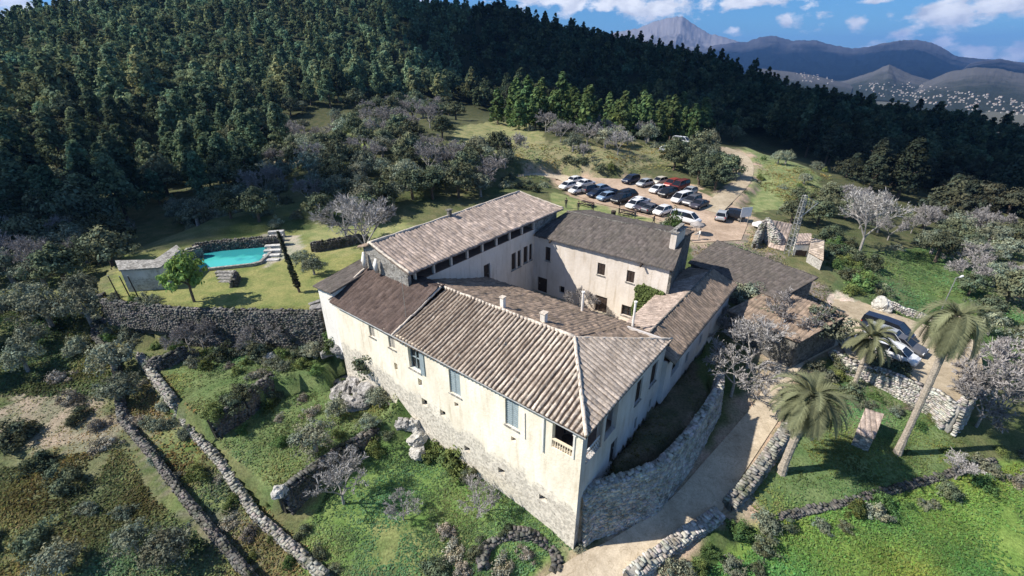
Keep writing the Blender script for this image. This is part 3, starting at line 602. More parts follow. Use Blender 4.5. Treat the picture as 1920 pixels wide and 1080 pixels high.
for i in range(9):
    s=.7+i*.22; 
    for k in range(2):
        c=Vector(L3(*orient(s+.05,SO,SD,SN,.1,7.45+k*.4)))
        m.tube([c+Vector((.11*math.cos(t),0,.17*math.sin(t)+.1)) for t in np.linspace(0,5.2,8)],.017,4)
wbox(m,SO,SD,SN,.62,2.52,8.2,8.26,.07,.13); m.build('iron_railing',M['white'],house)
for cx_,cz in ((1.1,1.2),(1.9,2.2)):
    m=MB(); m.tube([L3(cx_+.6,cz,7.28),L3(cx_+.6,cz,8.0)],[.06,.06],8); m.tube([L3(cx_+.6,cz,8.0),L3(cx_+.6,cz,8.05)],.4,10); m.build('table',M['wood_dark'],house)
# --- roofs
def roof(name,E0,E1,R1,R0,mat,period=.38,amp=.075,rough=.03,lap=.42,thick=.16,extra=None,parent=None,nsub=6,sag=.06,seed=0,pexp=.8):
    """tiled slope: E0->E1 eave, R1,R0 ridge (u,w,z); half-round cover tiles run up the slope"""
    pts=[Vector(L3(*p)) for p in ([E0,E1]+([extra] if extra else [])+[R1]+([R0] if R0 is not None else []))]
    O=pts[0]; S=(pts[1]-O).normalized(); nrm=S.cross(pts[-1]-O).normalized()
    if nrm.z<0: nrm=-nrm
    T=nrm.cross(S); 
    if T.dot(pts[-1]-O)<0: T=-T
    q=[((p-O).dot(S),(p-O).dot(T),(p-O).dot(nrm)) for p in pts]
    smin,smax=min(p[0] for p in q),max(p[0] for p in q); tmax=max(p[1] for p in q)
    ns=max(6,int((smax-smin)/period*nsub)); nt=max(4,int(tmax/.2)); rg=np.random.default_rng(seed+5)
    ss=np.linspace(smin+1e-3,smax-1e-3,ns+1); V=[];A=[]
    strip=rg.random(2000); strip2=rg.random((2000,80)); wob=rg.normal(0,1,2000)
    for s in ss:
        ts=[]
        for i in range(len(q)):
            a,b=q[i],q[(i+1)%len(q)]
            if (a[0]-s)*(b[0]-s)<=0 and a[0]!=b[0]:
                f=(s-a[0])/(b[0]-a[0]); ts.append((a[1]+(b[1]-a[1])*f,a[2]+(b[2]-a[2])*f))
        ts.sort(); t0,t1=ts[0],ts[-1]
        for j in range(nt+1):
            f=j/nt; t=t0[0]+(t1[0]-t0[0])*f; base=t0[1]+(t1[1]-t0[1])*f
            sw=s+.012*math.sin(t*1.7+s*3.6+seed)+.009*math.sin(t*4.1+s*7.3)
            ph=sw/period; k=int(math.floor(ph)); fr=ph-k
            pr=max(0,math.sin(math.pi*fr))**pexp if fr<1 else 0
            row=int(t/lap+strip[k%2000]*.6); st_=((t/lap+strip[k%2000]*.6)%1)
            zz=base+amp*pr*(1+.15*wob[k%2000])+.03*(1-st_)*(pr>.2)+rough*float(mnoise.noise(Vector((s*1.9,t*1.9,seed))))-sag*math.sin(math.pi*f)*(.6+.4*math.sin(s*.35+seed))
            V.append(tuple(O+S*s+T*t+nrm*zz)); A.append((pr,.25*strip[k%2000]+.75*strip2[k%2000,row%80],st_))
    n=nt+1; I=np.arange(len(V)).reshape(ns+1,n); Fq=np.stack([I[:-1,:-1],I[1:,:-1],I[1:,1:],I[:-1,1:]],-1).reshape(-1,4)
    V=np.array(V); a=V[Fq[0]]; 
    if np.cross(a[1]-a[0],a[2]-a[1])[2]<0: Fq=Fq[:,::-1]
    # underside slab
    nb=len(V); per=list(I[:,0])+list(I[-1,1:])+list(I[::-1,-1][1:])+list(I[0,::-1][1:-1])
    low=V[per].copy(); low[:,2]-=thick+amp*.5; V2=np.vstack([V,low]); m_=len(per)
    side=np.array([[per[i],nb+i,nb+(i+1)%m_,per[(i+1)%m_]] for i in range(m_)])
    A2=A+[(0.05,.2,0)]*m_
    Fall=np.vstack([Fq,side])
    o=npmesh(name,V2,Fall,mat,{'prof':('POINT','FLOAT_COLOR',np.array(A2))},parent=parent or house)
    return o
def soffit(pts,mat='wood_dark',dz=-.2):
    m=MB(); m.poly([L3(u,w_,z+dz) for u,w_,z in pts]); m.build('soffit',M[mat],house)
E_=-.35
roof('roof',(16.9,E_,10.62),(E_,E_,10.55),(4.2,5.7,12.5),(16.9,5.7,12.5),M['roof_main'],amp=.125,seed=1,pexp=1.25,nsub=8,rough=.05,period=.35)
roof('hip_roof',(E_,E_,10.55),(E_,12.9,10.5),(4.2,5.7,12.5),None,M['roof_hip'],amp=.05,period=.4,seed=2)
roof('inner_roof',(3.4,14.7,9.55),(20.2,14.1,9.6),(19.4,5.7,12.5),(4.2,5.7,12.5),M['roof_brown'],amp=.05,rough=.1,seed=3,extra=None)
roof('inner_roof',(-.25,12.9,10.0),(3.4,14.7,9.55),(4.2,5.7,12.45),None,M['roof_brown'],amp=.05,rough=.1,seed=13)
roof('mossy_roof',(25.35,E_,11.0),(16.95,E_,10.68),(17.0,5.0,12.85),(25.35,4.3,12.85),M['roof_dark'],amp=.035,rough=.08,seed=4)
roof('mossy_roof',(25.35,4.3,12.75),(17.0,5.0,12.8),(17.2,5.9,12.6),(19.6,5.9,12.6),M['roof_dark'],amp=.03,rough=.08,seed=14)
# ridge and hip caps
def cap(p,q,r=.15,name='ridge_cap',mat='ridge',n=24):
    p,q=Vector(L3(*p)),Vector(L3(*q)); m=MB(); rr=random.Random(int(p.x*7+q.y*3))
    m.tube([p.lerp(q,i/n)+Vector((rr.uniform(-.02,.02),rr.uniform(-.02,.02),rr.uniform(-.025,.025)-.04*math.sin(math.pi*i/n))) for i in range(n+1)],[r*rr.uniform(.85,1.12) for _ in range(n+1)],7); m.build(name,M[mat],house,smooth=True)
cap((4.2,5.7,12.52),(19.3,5.7,12.5)); cap((4.2,5.7,12.54),(E_,E_,10.62),.14); cap((4.2,5.7,12.5),(E_,12.9,10.55),.09); cap((16.9,E_,10.75),(17.0,5.2,12.75),.1)
cap((25.4,E_,11.1),(25.4,4.3,12.95),.1)
# raised end block
m=MB(); m.prism([(.02,25.3),(5.2,25.3),(5.2,27.6),(.02,27.6)],[5]*4,[11.75,12.6,12.5,11.65]); m.build('end_block',M['plaster_white'],house)
roof('end_roof',(27.9,-.25,11.7),(25.0,-.25,11.85),(25.0,5.4,12.75),(27.9,5.4,12.6),M['roof_grey'],amp=.03,rough=.05,seed=6)
# --- left (tall) wing
m=MB(); wallholes(m,(19.6,3.9),(0,1),(-1,0),18.6,4.6,12.6,12.6,[(13.6-3.9,14.6-3.9,8.6,11.1),(18.2-3.9,19.0-3.9,8.9,10.9),(19.3-3.9,19.9-3.9,8.9,10.9),(20.4-3.9,21.2-3.9,9.0,11.0),(21.5-3.9,22.1-3.9,9.0,11.0)]); m.build('wing_wall',M['plaster_court'],house)
WO,WD,WN=(19.6,3.9),(0,1),(-1,0)
door(WO,WD,WN,(13.6-3.9,14.6-3.9,8.6,11.1))
for s0,s1 in ((18.2,19.0),(19.3,19.9),(20.4,21.2),(21.5,22.1)): window(WO,WD,WN,(s0-3.9,s1-3.9,8.9 if s0<20 else 9.0,10.9 if s0<20 else 11.0),'shut','wood_dark')
m=MB(); m.box(22.5,22.9,19.6,25.2,4.6,14.0); m.box(3.9,27.0,25.2,25.5,4.6,14.7); m.prism([(3.9,19.6),(4.25,19.6),(4.25,24.2),(3.9,24.2)],[4.6]*4,[13.7,13.7,15.3,15.3]); m.prism([(3.9,24.2),(4.25,24.2),(4.25,25.4),(3.9,25.4)],[4.6]*4,[15.3,15.3,14.7,14.7]); m.box(22.9,27,19.6,20,4.6,13.4); m.build('gable_wall',M['stone'],house)
m=MB()
m.box(3.9,22.5,21.9,22.1,12.2,14.2); m.build('loggia_back_wall',M['wood_dark'],house)
m=MB(); m.box(4.25,22.5,19.62,21.9,12.5,12.62); m.build('loggia_floor',M['floor_tile'],house)
for i in range(9):
    w_=4.8+i*2.2; m=MB(); m.box(w_-.1,w_+.1,19.64,19.86,12.6,13.85); m.box(w_-.15,w_+.15,19.6,19.94,13.7,13.87); m.build('loggia_post',M['plaster_court'],house)
m=MB(); m.box(3.9,22.5,19.6,19.95,13.88,14.05); m.build('loggia_beam',M['wood_dark'],house)
roof('wing_roof',(18.95,3.6,13.95),(18.95,27.4,13.95),(24.3,25.7,15.5),(24.0,3.6,15.5),M['roof_pink'],amp=.05,rough=.09,seed=7,lap=.38)
roof('wing_roof_back',(25.9,25.7,14.75),(25.9,3.6,14.75),(24.0,3.6,15.48),(24.3,25.7,15.48),M['roof_brown'],amp=.04,rough=.06,seed=8,nsub=3)
roof('wing_roof_back',(18.95,27.4,13.9),(25.9,27.2,14.4),(24.3,25.7,15.48),None,M['roof_brown'],amp=.04,rough=.06,seed=9,nsub=3)
cap((24.0,3.5,15.55),(24.3,25.7,15.55),.13); cap((24.3,25.7,15.55),(18.95,27.4,14.05),.1); cap((18.95,3.65,14.05),(24.0,3.6,15.6),.12)
for u,z in ((25.1,14.2),(23.4,14.0)):
    m=MB(); m.tube([L3(u,3.6,12.9),L3(u,3.5,13.6),L3(u,3.6,z+.2)],[.2,.24,.1],8); m.build('buttress',M['plaster_white'],house,smooth=True)
m=MB(); m.box(13.4,13.75,23.9,24.25,15.4,16.1); m.box(13.3,13.85,23.8,24.35,16.1,16.2); m.build('chimney',M['stone_dark'],house)
# --- back building
BO,BD,BN=(3.7,22.4),(1,0),(0,-1)
bh=[(17.3-3.7,18.0-3.7,9.2,10.9),(10.4-3.7,11.3-3.7,9.35,10.7),(7.1-3.7,7.95-3.7,9.45,10.75),(15.2-3.7,15.9-3.7,5.7,6.6),(6.8-3.7,8.1-3.7,5.55,6.75),(9.8-3.7,11.2-3.7,4.9,6.9),(17.6-3.7,19.0-3.7,5.0,6.9)]
m=MB(); wallholes(m,BO,BD,BN,15.9,4.6,12.15,11.9,bh); m.build('courtyard_wall',M['plaster_court'],house)
for h,s_ in zip(bh,['shut','shut','shut','dark','glazed']): window(BO,BD,BN,h,s_,'wood_dark')
door(BO,BD,BN,bh[5]); door(BO,BD,BN,bh[6])
m=MB(); m.prism([(22.42,3.45),(28.3,4.6),(28.3,4.95),(22.42,3.8)],[4.0]*4,[12.0,13.3,13.3,12.0]); m.prism([(28.3,4.6),(34,5.6),(34,5.95),(28.3,4.95)],[4.0]*4,[13.3,12.0,12.0,13.3]); m.box(33.6,34.0,5.9,19.6,4.0,12.0); m.build('gable_wall',M['stone_dark'],house)
roof('courtyard_roof',(19.4,22.0,12.1),(3.2,22.0,12.15),(4.5,28.4,13.5),(19.0,28.4,13.4),M['roof_grey'],amp=.035,rough=.1,seed=10)
roof('courtyard_roof',(5.4,34.4,12.1),(19.4,34.4,12.1),(19.0,28.4,13.38),(4.5,28.4,13.48),M['roof_grey'],amp=.03,rough=.1,seed=11,nsub=3)
cap((4.5,28.4,13.5),(19.0,28.4,13.42),.1,mat='stone_dark')
m=MB(); m.box(25.4,27.8,4.5,5.1,12.4,14.55); ch=m.build('chimney',M['plaster_court'],house)
m=MB(); m.box(25.25,27.95,4.35,5.25,14.55,14.66); m.box(25.5,27.7,4.6,5.0,14.9,14.98); m.box(25.55,25.7,4.65,4.95,14.66,14.9); m.box(27.5,27.65,4.65,4.95,14.66,14.9); m.build('chimney_cap',M['stone'],ch)
for u in (17.1,6.4):
    m=MB(); m.tube([L3(u,22.25,11.9),L3(u,21.8,11.75)],.12,6); m.build('spout',M['wood_dark'],house)
# --- right wing
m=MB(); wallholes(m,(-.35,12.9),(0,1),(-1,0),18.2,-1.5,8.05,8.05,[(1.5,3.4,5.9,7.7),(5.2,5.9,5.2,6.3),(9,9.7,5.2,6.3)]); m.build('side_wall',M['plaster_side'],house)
VO,VD,VN=(-.35,12.9),(0,1),(-1,0)
window(VO,VD,VN,(1.5,3.4,5.9,7.7),'dark'); window(VO,VD,VN,(5.2,5.9,5.2,6.3),'dark'); window(VO,VD,VN,(9,9.7,5.2,6.3),'dark')
for bx in ((12.86,13.02,-.34,.5,-1.5,8.3),(12.9,13.06,.03,3.4,7.2,10.25),(31.0,31.3,-.35,4.3,3,8.5),(15.2,24.3,4.0,4.25,4.6,8.9),(14.3,14.5,4.3,19.4,4.6,9.4)):
    m=MB(); m.box(*bx); m.build('inner_wall',M['plaster_side'],house)
roof('wing_roof',(4.6,25.2,9.1),(4.5,14.9,9.1),(1.8,14.0,9.75),(1.8,29.8,9.7),M['roof_pink'],amp=.045,rough=.06,seed=12)
roof('wing_roof',(-.85,13.0,8.35),(-.85,31.6,8.2),(1.8,30.5,9.7),(1.8,13.0,9.75),M['roof_brown'],amp=.045,rough=.07,seed=15)
roof('wing_roof',(4.6,31.6,8.8),(4.6,25.2,9.1),(1.8,29.8,9.7),None,M['roof_brown'],amp=.04,rough=.07,seed=16)
cap((1.8,13.9,9.8),(1.8,30.3,9.75),.1,mat='stone_dark')
# chimneys and vent pipes on the front ridge
for u,w_,z,h_,s_ in ((11.0,6.1,12.2,1.1,.16),(7.3,6.4,12.1,.95,.2)):
    m=MB(); m.box(w_-s_,w_+s_,u-s_,u+s_,z,z+h_); c_=m.build('chimney',M['plaster_white'],house); m=MB(); m.box(w_-s_-.06,w_+s_+.06,u-s_-.06,u+s_+.06,z+h_,z+h_+.08); m.build('chimney_cap',M['ridge'],c_)
def onroofpipe(px,py,z,h_,r):
    x,y,_=P(px,py,z); u=(x-CX)*aa[0]+(y-CY)*aa[1]; w_=(x-CX)*bb[0]+(y-CY)*bb[1]
    m=MB(); m.tube([L3(u,w_,z-.3),L3(u,w_,z+h_)],r,8); m.tube([L3(u,w_,z+h_),L3(u,w_,z+h_+.08)],r*1.5,8); m.build('vent_pipe',M['plaster_white'],house)
onroofpipe(1091,584,9.9,1.9,.11); onroofpipe(1186,612,9.8,2.3,.1)
m=MB(); m.tube([L3(17.3,1.5,11.2),L3(17.3,1.5,15.0)],.025,5); m.tube([L3(17.3,1.2,14.9),L3(17.3,1.8,14.9)],.02,4); m.build('antenna',M['metal'],house)
m=MB(); m.tube([L3(8.6,2.6,11.2),L3(8.6,2.6,12.3)],.025,5); m.tube([L3(8.6,2.3,12.2),L3(8.6,2.9,12.2)],.02,4); m.build('antenna',M['metal'],house)

# ------------------------------------------------------------------ dry stone walls
def wall(name,pts,h,wd,mat,label,cat='stone wall',drop=1.2,pts3=None,seed=0,rough=.09,cap_=False,flat=0):
    """pts: ground pixels along the wall, or world xyz tops in pts3"""
    W=[G(*p) for p in pts] if pts3 is None else pts3
    W=[Vector(p) for p in W]; q=[W[0]]
    for a,b in zip(W,W[1:]):
        n=max(1,int((b-a).length/.45))
        q+=[a.lerp(b,(i+1)/n) for i in range(n)]
    rg=random.Random(seed+17); rows=[]
    o0=q[0].copy()
    nl=7
    V=[]
    for i,p in enumerate(q):
        d=(q[min(i+1,len(q)-1)]-q[max(i-1,0)]); d.z=0; d.normalize(); nrm=Vector((-d.y,d.x,0))
        if pts3 is None: zt=hz(p.x,p.y)+ (h[0]+(h[1]-h[0])*i/len(q) if isinstance(h,tuple) else h); zb=zt-(h[0] if isinstance(h,tuple) else h)-drop
        else: zt=p.z; zb=p.z-h-drop
        wj=wd*rg.uniform(.85,1.15); zt+=rg.uniform(-1,1)*rough
        prof=[(-wj*.5,zb),(-wj*.46,(zb+zt)/2),(-wj*.42,zt-.16),(-wj*.2,zt-.08),(wj*.2,zt-.06),(wj*.42,zt-.16),(wj*.46,(zb+zt)/2),(wj*.5,zb)]
        for a,z in prof:
            v=Vector((p.x,p.y,z))+nrm*(a+rg.uniform(-1,1)*rough*.6)+d*rg.uniform(-.08,.08)-o0*1
            v.z=z-o0.z+rg.uniform(-1,1)*rough*.4; V.append(tuple(v))
    n=len(q); k=8; I=np.arange(n*k).reshape(n,k); Fq=np.stack([I[:-1,:-1],I[1:,:-1],I[1:,1:],I[:-1,1:]],-1).reshape(-1,4)
    caps=np.array([[0,1,2,3],[0,3,4,7],[4,5,6,7]]); Fq=np.vstack([Fq,caps[:,::-1],caps+(n-1)*k])
    nc=len(Fq); V=np.array(V); T=np.full((nc,3),.85)
    # separate stones on both faces and along the top
    ng=np.random.default_rng(seed+99); Ls=np.array([(b-a).length for a,b in zip(q,q[1:])]); cum=np.concatenate([[0],np.cumsum(Ls)]); tot=cum[-1]
    Q=np.array([[p.x,p.y,p.z] for p in q]); tops=np.array([ (p.z if pts3 is not None else hz(p.x,p.y)+(h[0]+(h[1]-h[0])*ii/len(q) if isinstance(h,tuple) else h)) for ii,p in enumerate(q)]); hh_=(h[0] if isinstance(h,tuple) else h)
    big=.62+.06*(hh_>2.5); ch=.24*big; SC=[];SD=[];SH_=[]
    for side in (-1,1,0):
        rows=int((hh_+min(drop,.5))/ch) if side else 1
        for r_ in range(rows):
            t=ng.random()*.3
            while t<tot:
                l=ng.uniform(.26,.6)*big; tc=min(t+l/2,tot); x=np.interp(tc,cum,Q[:,0]); y=np.interp(tc,cum,Q[:,1]); zt=np.interp(tc,cum,tops); ii=min(np.searchsorted(cum,tc,side='right')-1,len(Ls)-1)
                d=Q[ii+1]-Q[ii]; d=d[:2]/max(np.hypot(*d[:2]),1e-6); nn=np.array([-d[1],d[0]]); t+=l
                if side: off=side*(wd*.5+.035*r_*(.4 if hh_>2 else .6)-.04-flat+ng.uniform(-.03,.03)*(.4 if flat else 1)); z=zt-.14-r_*ch+ng.uniform(-.03,.03)
                else:
                    if ng.random()<.25: continue
                    off=ng.uniform(-.3,.3)*wd; z=zt+.04
                SC.append((x+nn[0]*off-o0.x,y+nn[1]*off-o0.y,z-o0.z)); SD.append((d[0],d[1])); SH_.append((l*.5*ng.uniform(.85,1.02),ng.uniform(.12,.2) if side else wd*ng.uniform(.2,.34),ch*.5*ng.uniform(.75,1.1)))
    if SC:
        SC=np.array(SC);SD=np.array(SD);SH_=np.array(SH_); m_=len(SC); sg=np.array([[a,b,c] for c in(-1,1) for a,b in ((-1,-1),(1,-1),(1,1),(-1,1))],float)
        loc_=sg[None]*SH_[:,None,:]*(1+ng.uniform(-.2,.14,(m_,8,3))); loc_[:,:,2]+=loc_[:,:,0]*ng.normal(0,.1,m_)[:,None]
        X=loc_[:,:,0]*SD[:,None,0]-loc_[:,:,1]*SD[:,None,1]+SC[:,None,0]; Y=loc_[:,:,0]*SD[:,None,1]+loc_[:,:,1]*SD[:,None,0]+SC[:,None,1]; Z=loc_[:,:,2]+SC[:,None,2]
        V2=np.stack([X,Y,Z],2).reshape(-1,3); bf=np.array([[3,2,1,0],[4,5,6,7],[0,1,5,4],[1,2,6,5],[2,3,7,6],[3,0,4,7]]); F2=(bf[None]+(np.arange(m_)*8)[:,None,None]).reshape(-1,4)+len(V)
        t2=np.repeat(ng.uniform(.75,1.25,m_)[:,None]*(1+ng.uniform(-.06,.06,(m_,3))),6,axis=0); V=np.vstack([V,V2]); Fq=np.vstack([Fq,F2]); T=np.vstack([T,t2])
    o=npmesh(name,V,Fq,M['w_'+mat],{'tint':('FACE','FLOAT_COLOR',T)}); o.location=o0; tag(o,label,cat); return o
def wallstonemat(name,c1,c2,moss):
    m_,nt,N,L,b=newmat(name); b.inputs['Roughness'].default_value=.95; b.inputs['Specular IOR Level'].default_value=.1
    tc=N.new('ShaderNodeTexCoord'); n=N.new('ShaderNodeTexNoise'); n.inputs['Scale'].default_value=.8; n.inputs['Detail'].default_value=9; n.inputs['Roughness'].default_value=.75; L.new(tc.outputs['Object'],n.inputs['Vector'])
    r=N.new('ShaderNodeValToRGB'); e=r.color_ramp.elements; e[0].position=.36; e[0].color=rgb(moss); e[1].position=.62; e[1].color=rgb(c2); q=e.new(.47); q.color=rgb(c1); L.new(n.outputs['Fac'],r.inputs[0])
    at_=N.new('ShaderNodeAttribute'); at_.attribute_name='tint'; mx=N.new('ShaderNodeMixRGB'); mx.blend_type='MULTIPLY'; mx.inputs[0].default_value=1; L.new(r.outputs[0],mx.inputs[1]); L.new(at_.outputs['Color'],mx.inputs[2]); L.new(mx.outputs[0],b.inputs['Base Color'])
    bp=N.new('ShaderNodeBump'); bp.inputs['Distance'].default_value=.04; n2=N.new('ShaderNodeTexNoise'); n2.inputs['Scale'].default_value=9; L.new(tc.outputs['Object'],n2.inputs['Vector']); L.new(n2.outputs['Fac'],bp.inputs['Height']); L.new(bp.outputs[0],b.inputs['Normal']); return m_
M['w_stone']=wallstonemat('garden_wall_stone',(.24,.23,.2),(.38,.36,.32),(.1,.11,.06)); M['w_stone_dark']=wallstonemat('lichened_wall_stone',(.11,.105,.095),(.2,.19,.17),(.05,.06,.035)); M['w_stone_white']=wallstonemat('pale_wall_stone',(.4,.38,.34),(.58,.55,.5),(.2,.19,.15))
S='stone_wall'
wall(S,[(262,668),(296,718),(327,762),(370,820),(414,868),(448,920),(482,969),(540,1022),(612,1085)],(.4,.6),.36,'stone','long pale dry stone wall running diagonally down the left garden','garden wall',seed=1)
wall(S,[(196,556),(180,600),(180,632),(217,668),(232,790)],(.4,.5),.45,'stone_dark','low dark stone wall curving below the lawn at the left','garden wall',seed=2)
wall(S,[(231,791),(289,858),(347,935),(414,1017),(475,1090)],(.6,.9),.22,'stone_dark','thin dark wall beside the overgrown ditch at bottom left','garden wall',seed=3)
def top3(pts,z): return [P(a,b,z) for a,b in pts]
wall(S,None,1.9,.7,'stone_dark','thick dark terrace wall with a pale broken end in the front garden','terrace wall',pts3=top3([(522,925),(560,893),(597,867),(632,843),(667,824),(705,798),(752,772)],2.45),seed=4)
wall(S,None,1.7,.6,'stone_dark','upper terrace wall half hidden by shrubs in the left garden','terrace wall',pts3=top3([(388,787),(418,768),(450,748),(478,722),(507,702)],4.1),seed=5)
wall(S,None,3.6,.5,'stone_dark','tall grey retaining wall below the bright lawn','retaining wall',pts3=top3([(335,577),(380,579),(420,580),(480,581),(540,582),(602,583)],8.05),seed=6,flat=.05)
wall(S,None,2.2,.5,'stone_dark','curved retaining wall under the left end of the lawn','retaining wall',pts3=top3([(192,560),(230,566),(280,571),(335,577)],8.02),seed=7,flat=.05)
wall(S,[(283,702),(310,688),(350,668)],1.1,.6,'stone_dark','short dark wall beside the small left terrace','garden wall',seed=8)
wall(S,None,4.3,.65,'stone_white','high curving stone retaining wall above the concrete road','retaining wall',pts3=[(*UW(.1,.5),4.7)]+top3([(1110,908),(1165,893),(1235,868),(1268,836),(1297,803),(1318,772),(1336,745),(1350,722),(1352,700)],4.75),seed=9,drop=1.6,flat=.1)
wall(S,[(1176,1090),(1225,1053),(1287,1006),(1322,985),(1346,967)],(.75,.6),.75,'stone_white','bright white stone kerb wall on the outer side of the road','road wall',seed=10)
wall(S,[(1364,955),(1400,915),(1431,874),(1458,835),(1481,800),(1494,770)],(.8,1.0),.7,'stone','grey stone wall between the road and the palm lawn','road wall',seed=11)
wall(S,None,1.7,.5,'stone_dark','long low overgrown wall dividing the palm lawn from the bright meadow','meadow wall',pts3=[(*G(a,b)[:2],G(a,b)[2]+.15) for a,b in [(1421,976),(1500,959),(1575,943),(1625,929),(1671,915),(1725,902),(1790,884),(1860,862)]],seed=12)
wall(S,None,3.0,.6,'stone_white','pale curved retaining wall under the beige terrace at right','retaining wall',pts3=top3([(1560,655),(1591,674),(1617,681),(1642,688),(1672,699),(1702,712),(1735,724),(1765,737),(1800,762),(1822,740)],3.5),seed=13,drop=1)
wall(S,[(1655,571),(1690,585),(1728,598),(1765,612)],.7,.4,'stone_white','thin pale boundary wall on the far side of the parked cars at right','boundary wall',seed=14)
wall(S,[(585,472),(640,462),(690,456)],1.2,.5,'stone_dark','dark wall behind the lawn left of the house','garden wall',seed=15)
# ruined round trough at the bottom edge
c0=Vector(G(975,1052)); 
rp=[c0+Vector((2.3*math.cos(t)*1.1,1.6*math.sin(t),0)) for t in np.linspace(-.5,3.5,12)]
wall('ruined_tank',None,.6,.5,'stone_dark','ruined curved stone tank at the bottom edge below the front garden','stone tank',pts3=[(p.x,p.y,hz(p.x,p.y)+.35+.3*math.sin(p.x*2)) for p in rp],seed=16)
# boulders beside the facade
def rock(name,loc,s,mat,label,group=None,seed=0):
    bm=bmesh.new(); bmesh.ops.create_icosphere(bm,subdivisions=4,radius=1)
    for v in bm.verts:
        c_=v.co*1.5+Vector((seed*3.1,0,0)); n=mnoise.cell(c_*1.7)*.5+mnoise.noise(c_)+.35*abs(mnoise.noise(c_*3)) ; v.co*=1+.3*n; v.co.x*=s[0]; v.co.y*=s[1]; v.co.z*=s[2]
    me=bpy.data.meshes.new(name); bm.to_mesh(me); bm.free(); me.materials.append(M[mat]); o=bpy.data.objects.new(name,me); COL.objects.link(o); o.location=loc; o.rotation_euler=(0,0,seed); tag(o,label,'rock',group); return o
M['rock']=stonemat('weathered_rock',(.16,.155,.145),(.46,.44,.42),2.4,.7,.1); M['rock_white']=stonemat('pale_rock',(.3,.29,.26),(.62,.6,.55),1.6,.8,.08)
for i,(px,py,sx,sy,sz,mt,lb) in enumerate([(775,800,.7,.55,.6,'rock_white','pale boulder against the foot of the long facade'),(785,822,1.0,.6,.5,'rock_white','largest white rock at the foot of the facade, half in the shrubs'),(782,850,.8,.6,.5,'rock_white','lowest white rock below the long facade'),(757,797,.7,.5,.6,'rock','grey rock at the end of the terrace wall by the facade'),
   (532,948,.5,.5,.4,'rock_white','white rubble heap at the broken end of the terrace wall'),(672,715,1.5,1.1,1.0,'rock','wide grey outcrop beside the facade steps'),(690,745,1.4,1.0,1.1,'rock','grey outcrop nearest the facade above the front lawn'),(655,690,1.2,.9,.8,'rock','grey outcrop in the middle of the rocky slope'),(640,735,1.3,.8,.6,'rock','flat grey rock on the garden side of the slope'),(665,760,1.2,.8,.7,'rock','low rock at the bottom of the rocky slope'),(510,668,.7,.5,.3,'rock_white','white rimmed stone in the middle of the upper garden')]):
    x,y,z=G(px,py); rock('boulder',(x,y,z+.1),(sx,sy,sz),mt,lb,seed=i)
# rough stone steps climbing beside the facade
for i in range(14):
    f=i/13; px,py=642-48*f+3*(i%2),742-178*f
    if i>8: px,py=614-16*(i-8)/5,610-44*(i-8)/5
    x,y,z=G(px,py); m=MB(); m.box(-1.0,1.0,-.22,.22,-.4,.16); o=m.build('stone_step',M['rock'],None,bevel=.04); o.location=(x,y,z+.02); o.rotation_euler=(0,0,AN+math.pi/2+random.uniform(-.3,.3)+1.3)
    tag(o,'rough stone step on the slope beside the left end of the facade','step','stone steps beside the facade')

# ------------------------------------------------------------------ pool terrace
PZ=LAWN_Z+.25
pc=[P(368,505,PZ),P(470,494,PZ),P(486,490,PZ),P(505,472,PZ),P(497,459,PZ),P(376,470,PZ)]
cpool=Vector((sum(p[0] for p in pc)/6,sum(p[1] for p in pc)/6,0))
def offs(pts,k): return [((p[0]-cpool.x)*k+cpool.x,(p[1]-cpool.y)*k+cpool.y) for p in pts]
pool=empty('swimming_pool',(cpool.x,cpool.y,LAWN_Z),0,'turquoise swimming pool with a stone rim on the left lawn','pool')
def rel(pts): return [(p[0]-cpool.x,p[1]-cpool.y) for p in pts]
m=MB(); inn=rel(offs(pc,1.0)); out=rel(offs(pc,1.13)); n=len(inn)
for i in range(n):
    j=(i+1)%n; a,b,c,d=inn[i],inn[j],out[j],out[i]; z=.32
    m.quad((a[0],a[1],z),(b[0],b[1],z),(c[0],c[1],z),(d[0],d[1],z)); m.quad((d[0],d[1],z),(c[0],c[1],z),(c[0],c[1],-.4),(d[0],d[1],-.4)); m.quad((b[0],b[1],z),(a[0],a[1],z),(a[0],a[1],-1.3),(b[0],b[1],-1.3))
m.build('rim',M['stone'],pool)
mw,nt,N,L,b=newmat('pool_water'); b.inputs['Base Color'].default_value=(.05,.4,.38,1); b.inputs['Roughness'].default_value=.12; tc_=N.new('ShaderNodeTexCoord'); nz_=N.new('ShaderNodeTexNoise'); nz_.inputs['Scale'].default_value=.5; nz_.inputs['Detail'].default_value=4; L.new(tc_.outputs['Object'],nz_.inputs['Vector']); sp_=N.new('ShaderNodeSeparateXYZ'); L.new(tc_.outputs['Object'],sp_.inputs[0]); ad_=N.new('ShaderNodeMath'); ad_.operation='MULTIPLY_ADD'; ad_.inputs[1].default_value=.16; L.new(sp_.outputs['Y'],ad_.inputs[0]); L.new(nz_.outputs['Fac'],ad_.inputs[2]); cr_=N.new('ShaderNodeValToRGB'); cr_.color_ramp.elements[0].position=.42; cr_.color_ramp.elements[1].position=.62; cr_.color_ramp.elements[0].color=(.07,.47,.42,1); cr_.color_ramp.elements[1].color=(.035,.27,.29,1); L.new(ad_.outputs[0],cr_.inputs[0]); L.new(cr_.outputs[0],b.inputs['Base Color'])
nn=N.new('ShaderNodeTexNoise'); nn.inputs['Scale'].default_value=3; bp=N.new('ShaderNodeBump'); bp.inputs['Distance'].default_value=.02; L.new(nn.outputs['Fac'],bp.inputs['Height']); L.new(bp.outputs[0],b.inputs['Normal'])
m=MB(); m.poly([(x,y,.12) for x,y in inn]); m.build('pool_water',mw,pool)
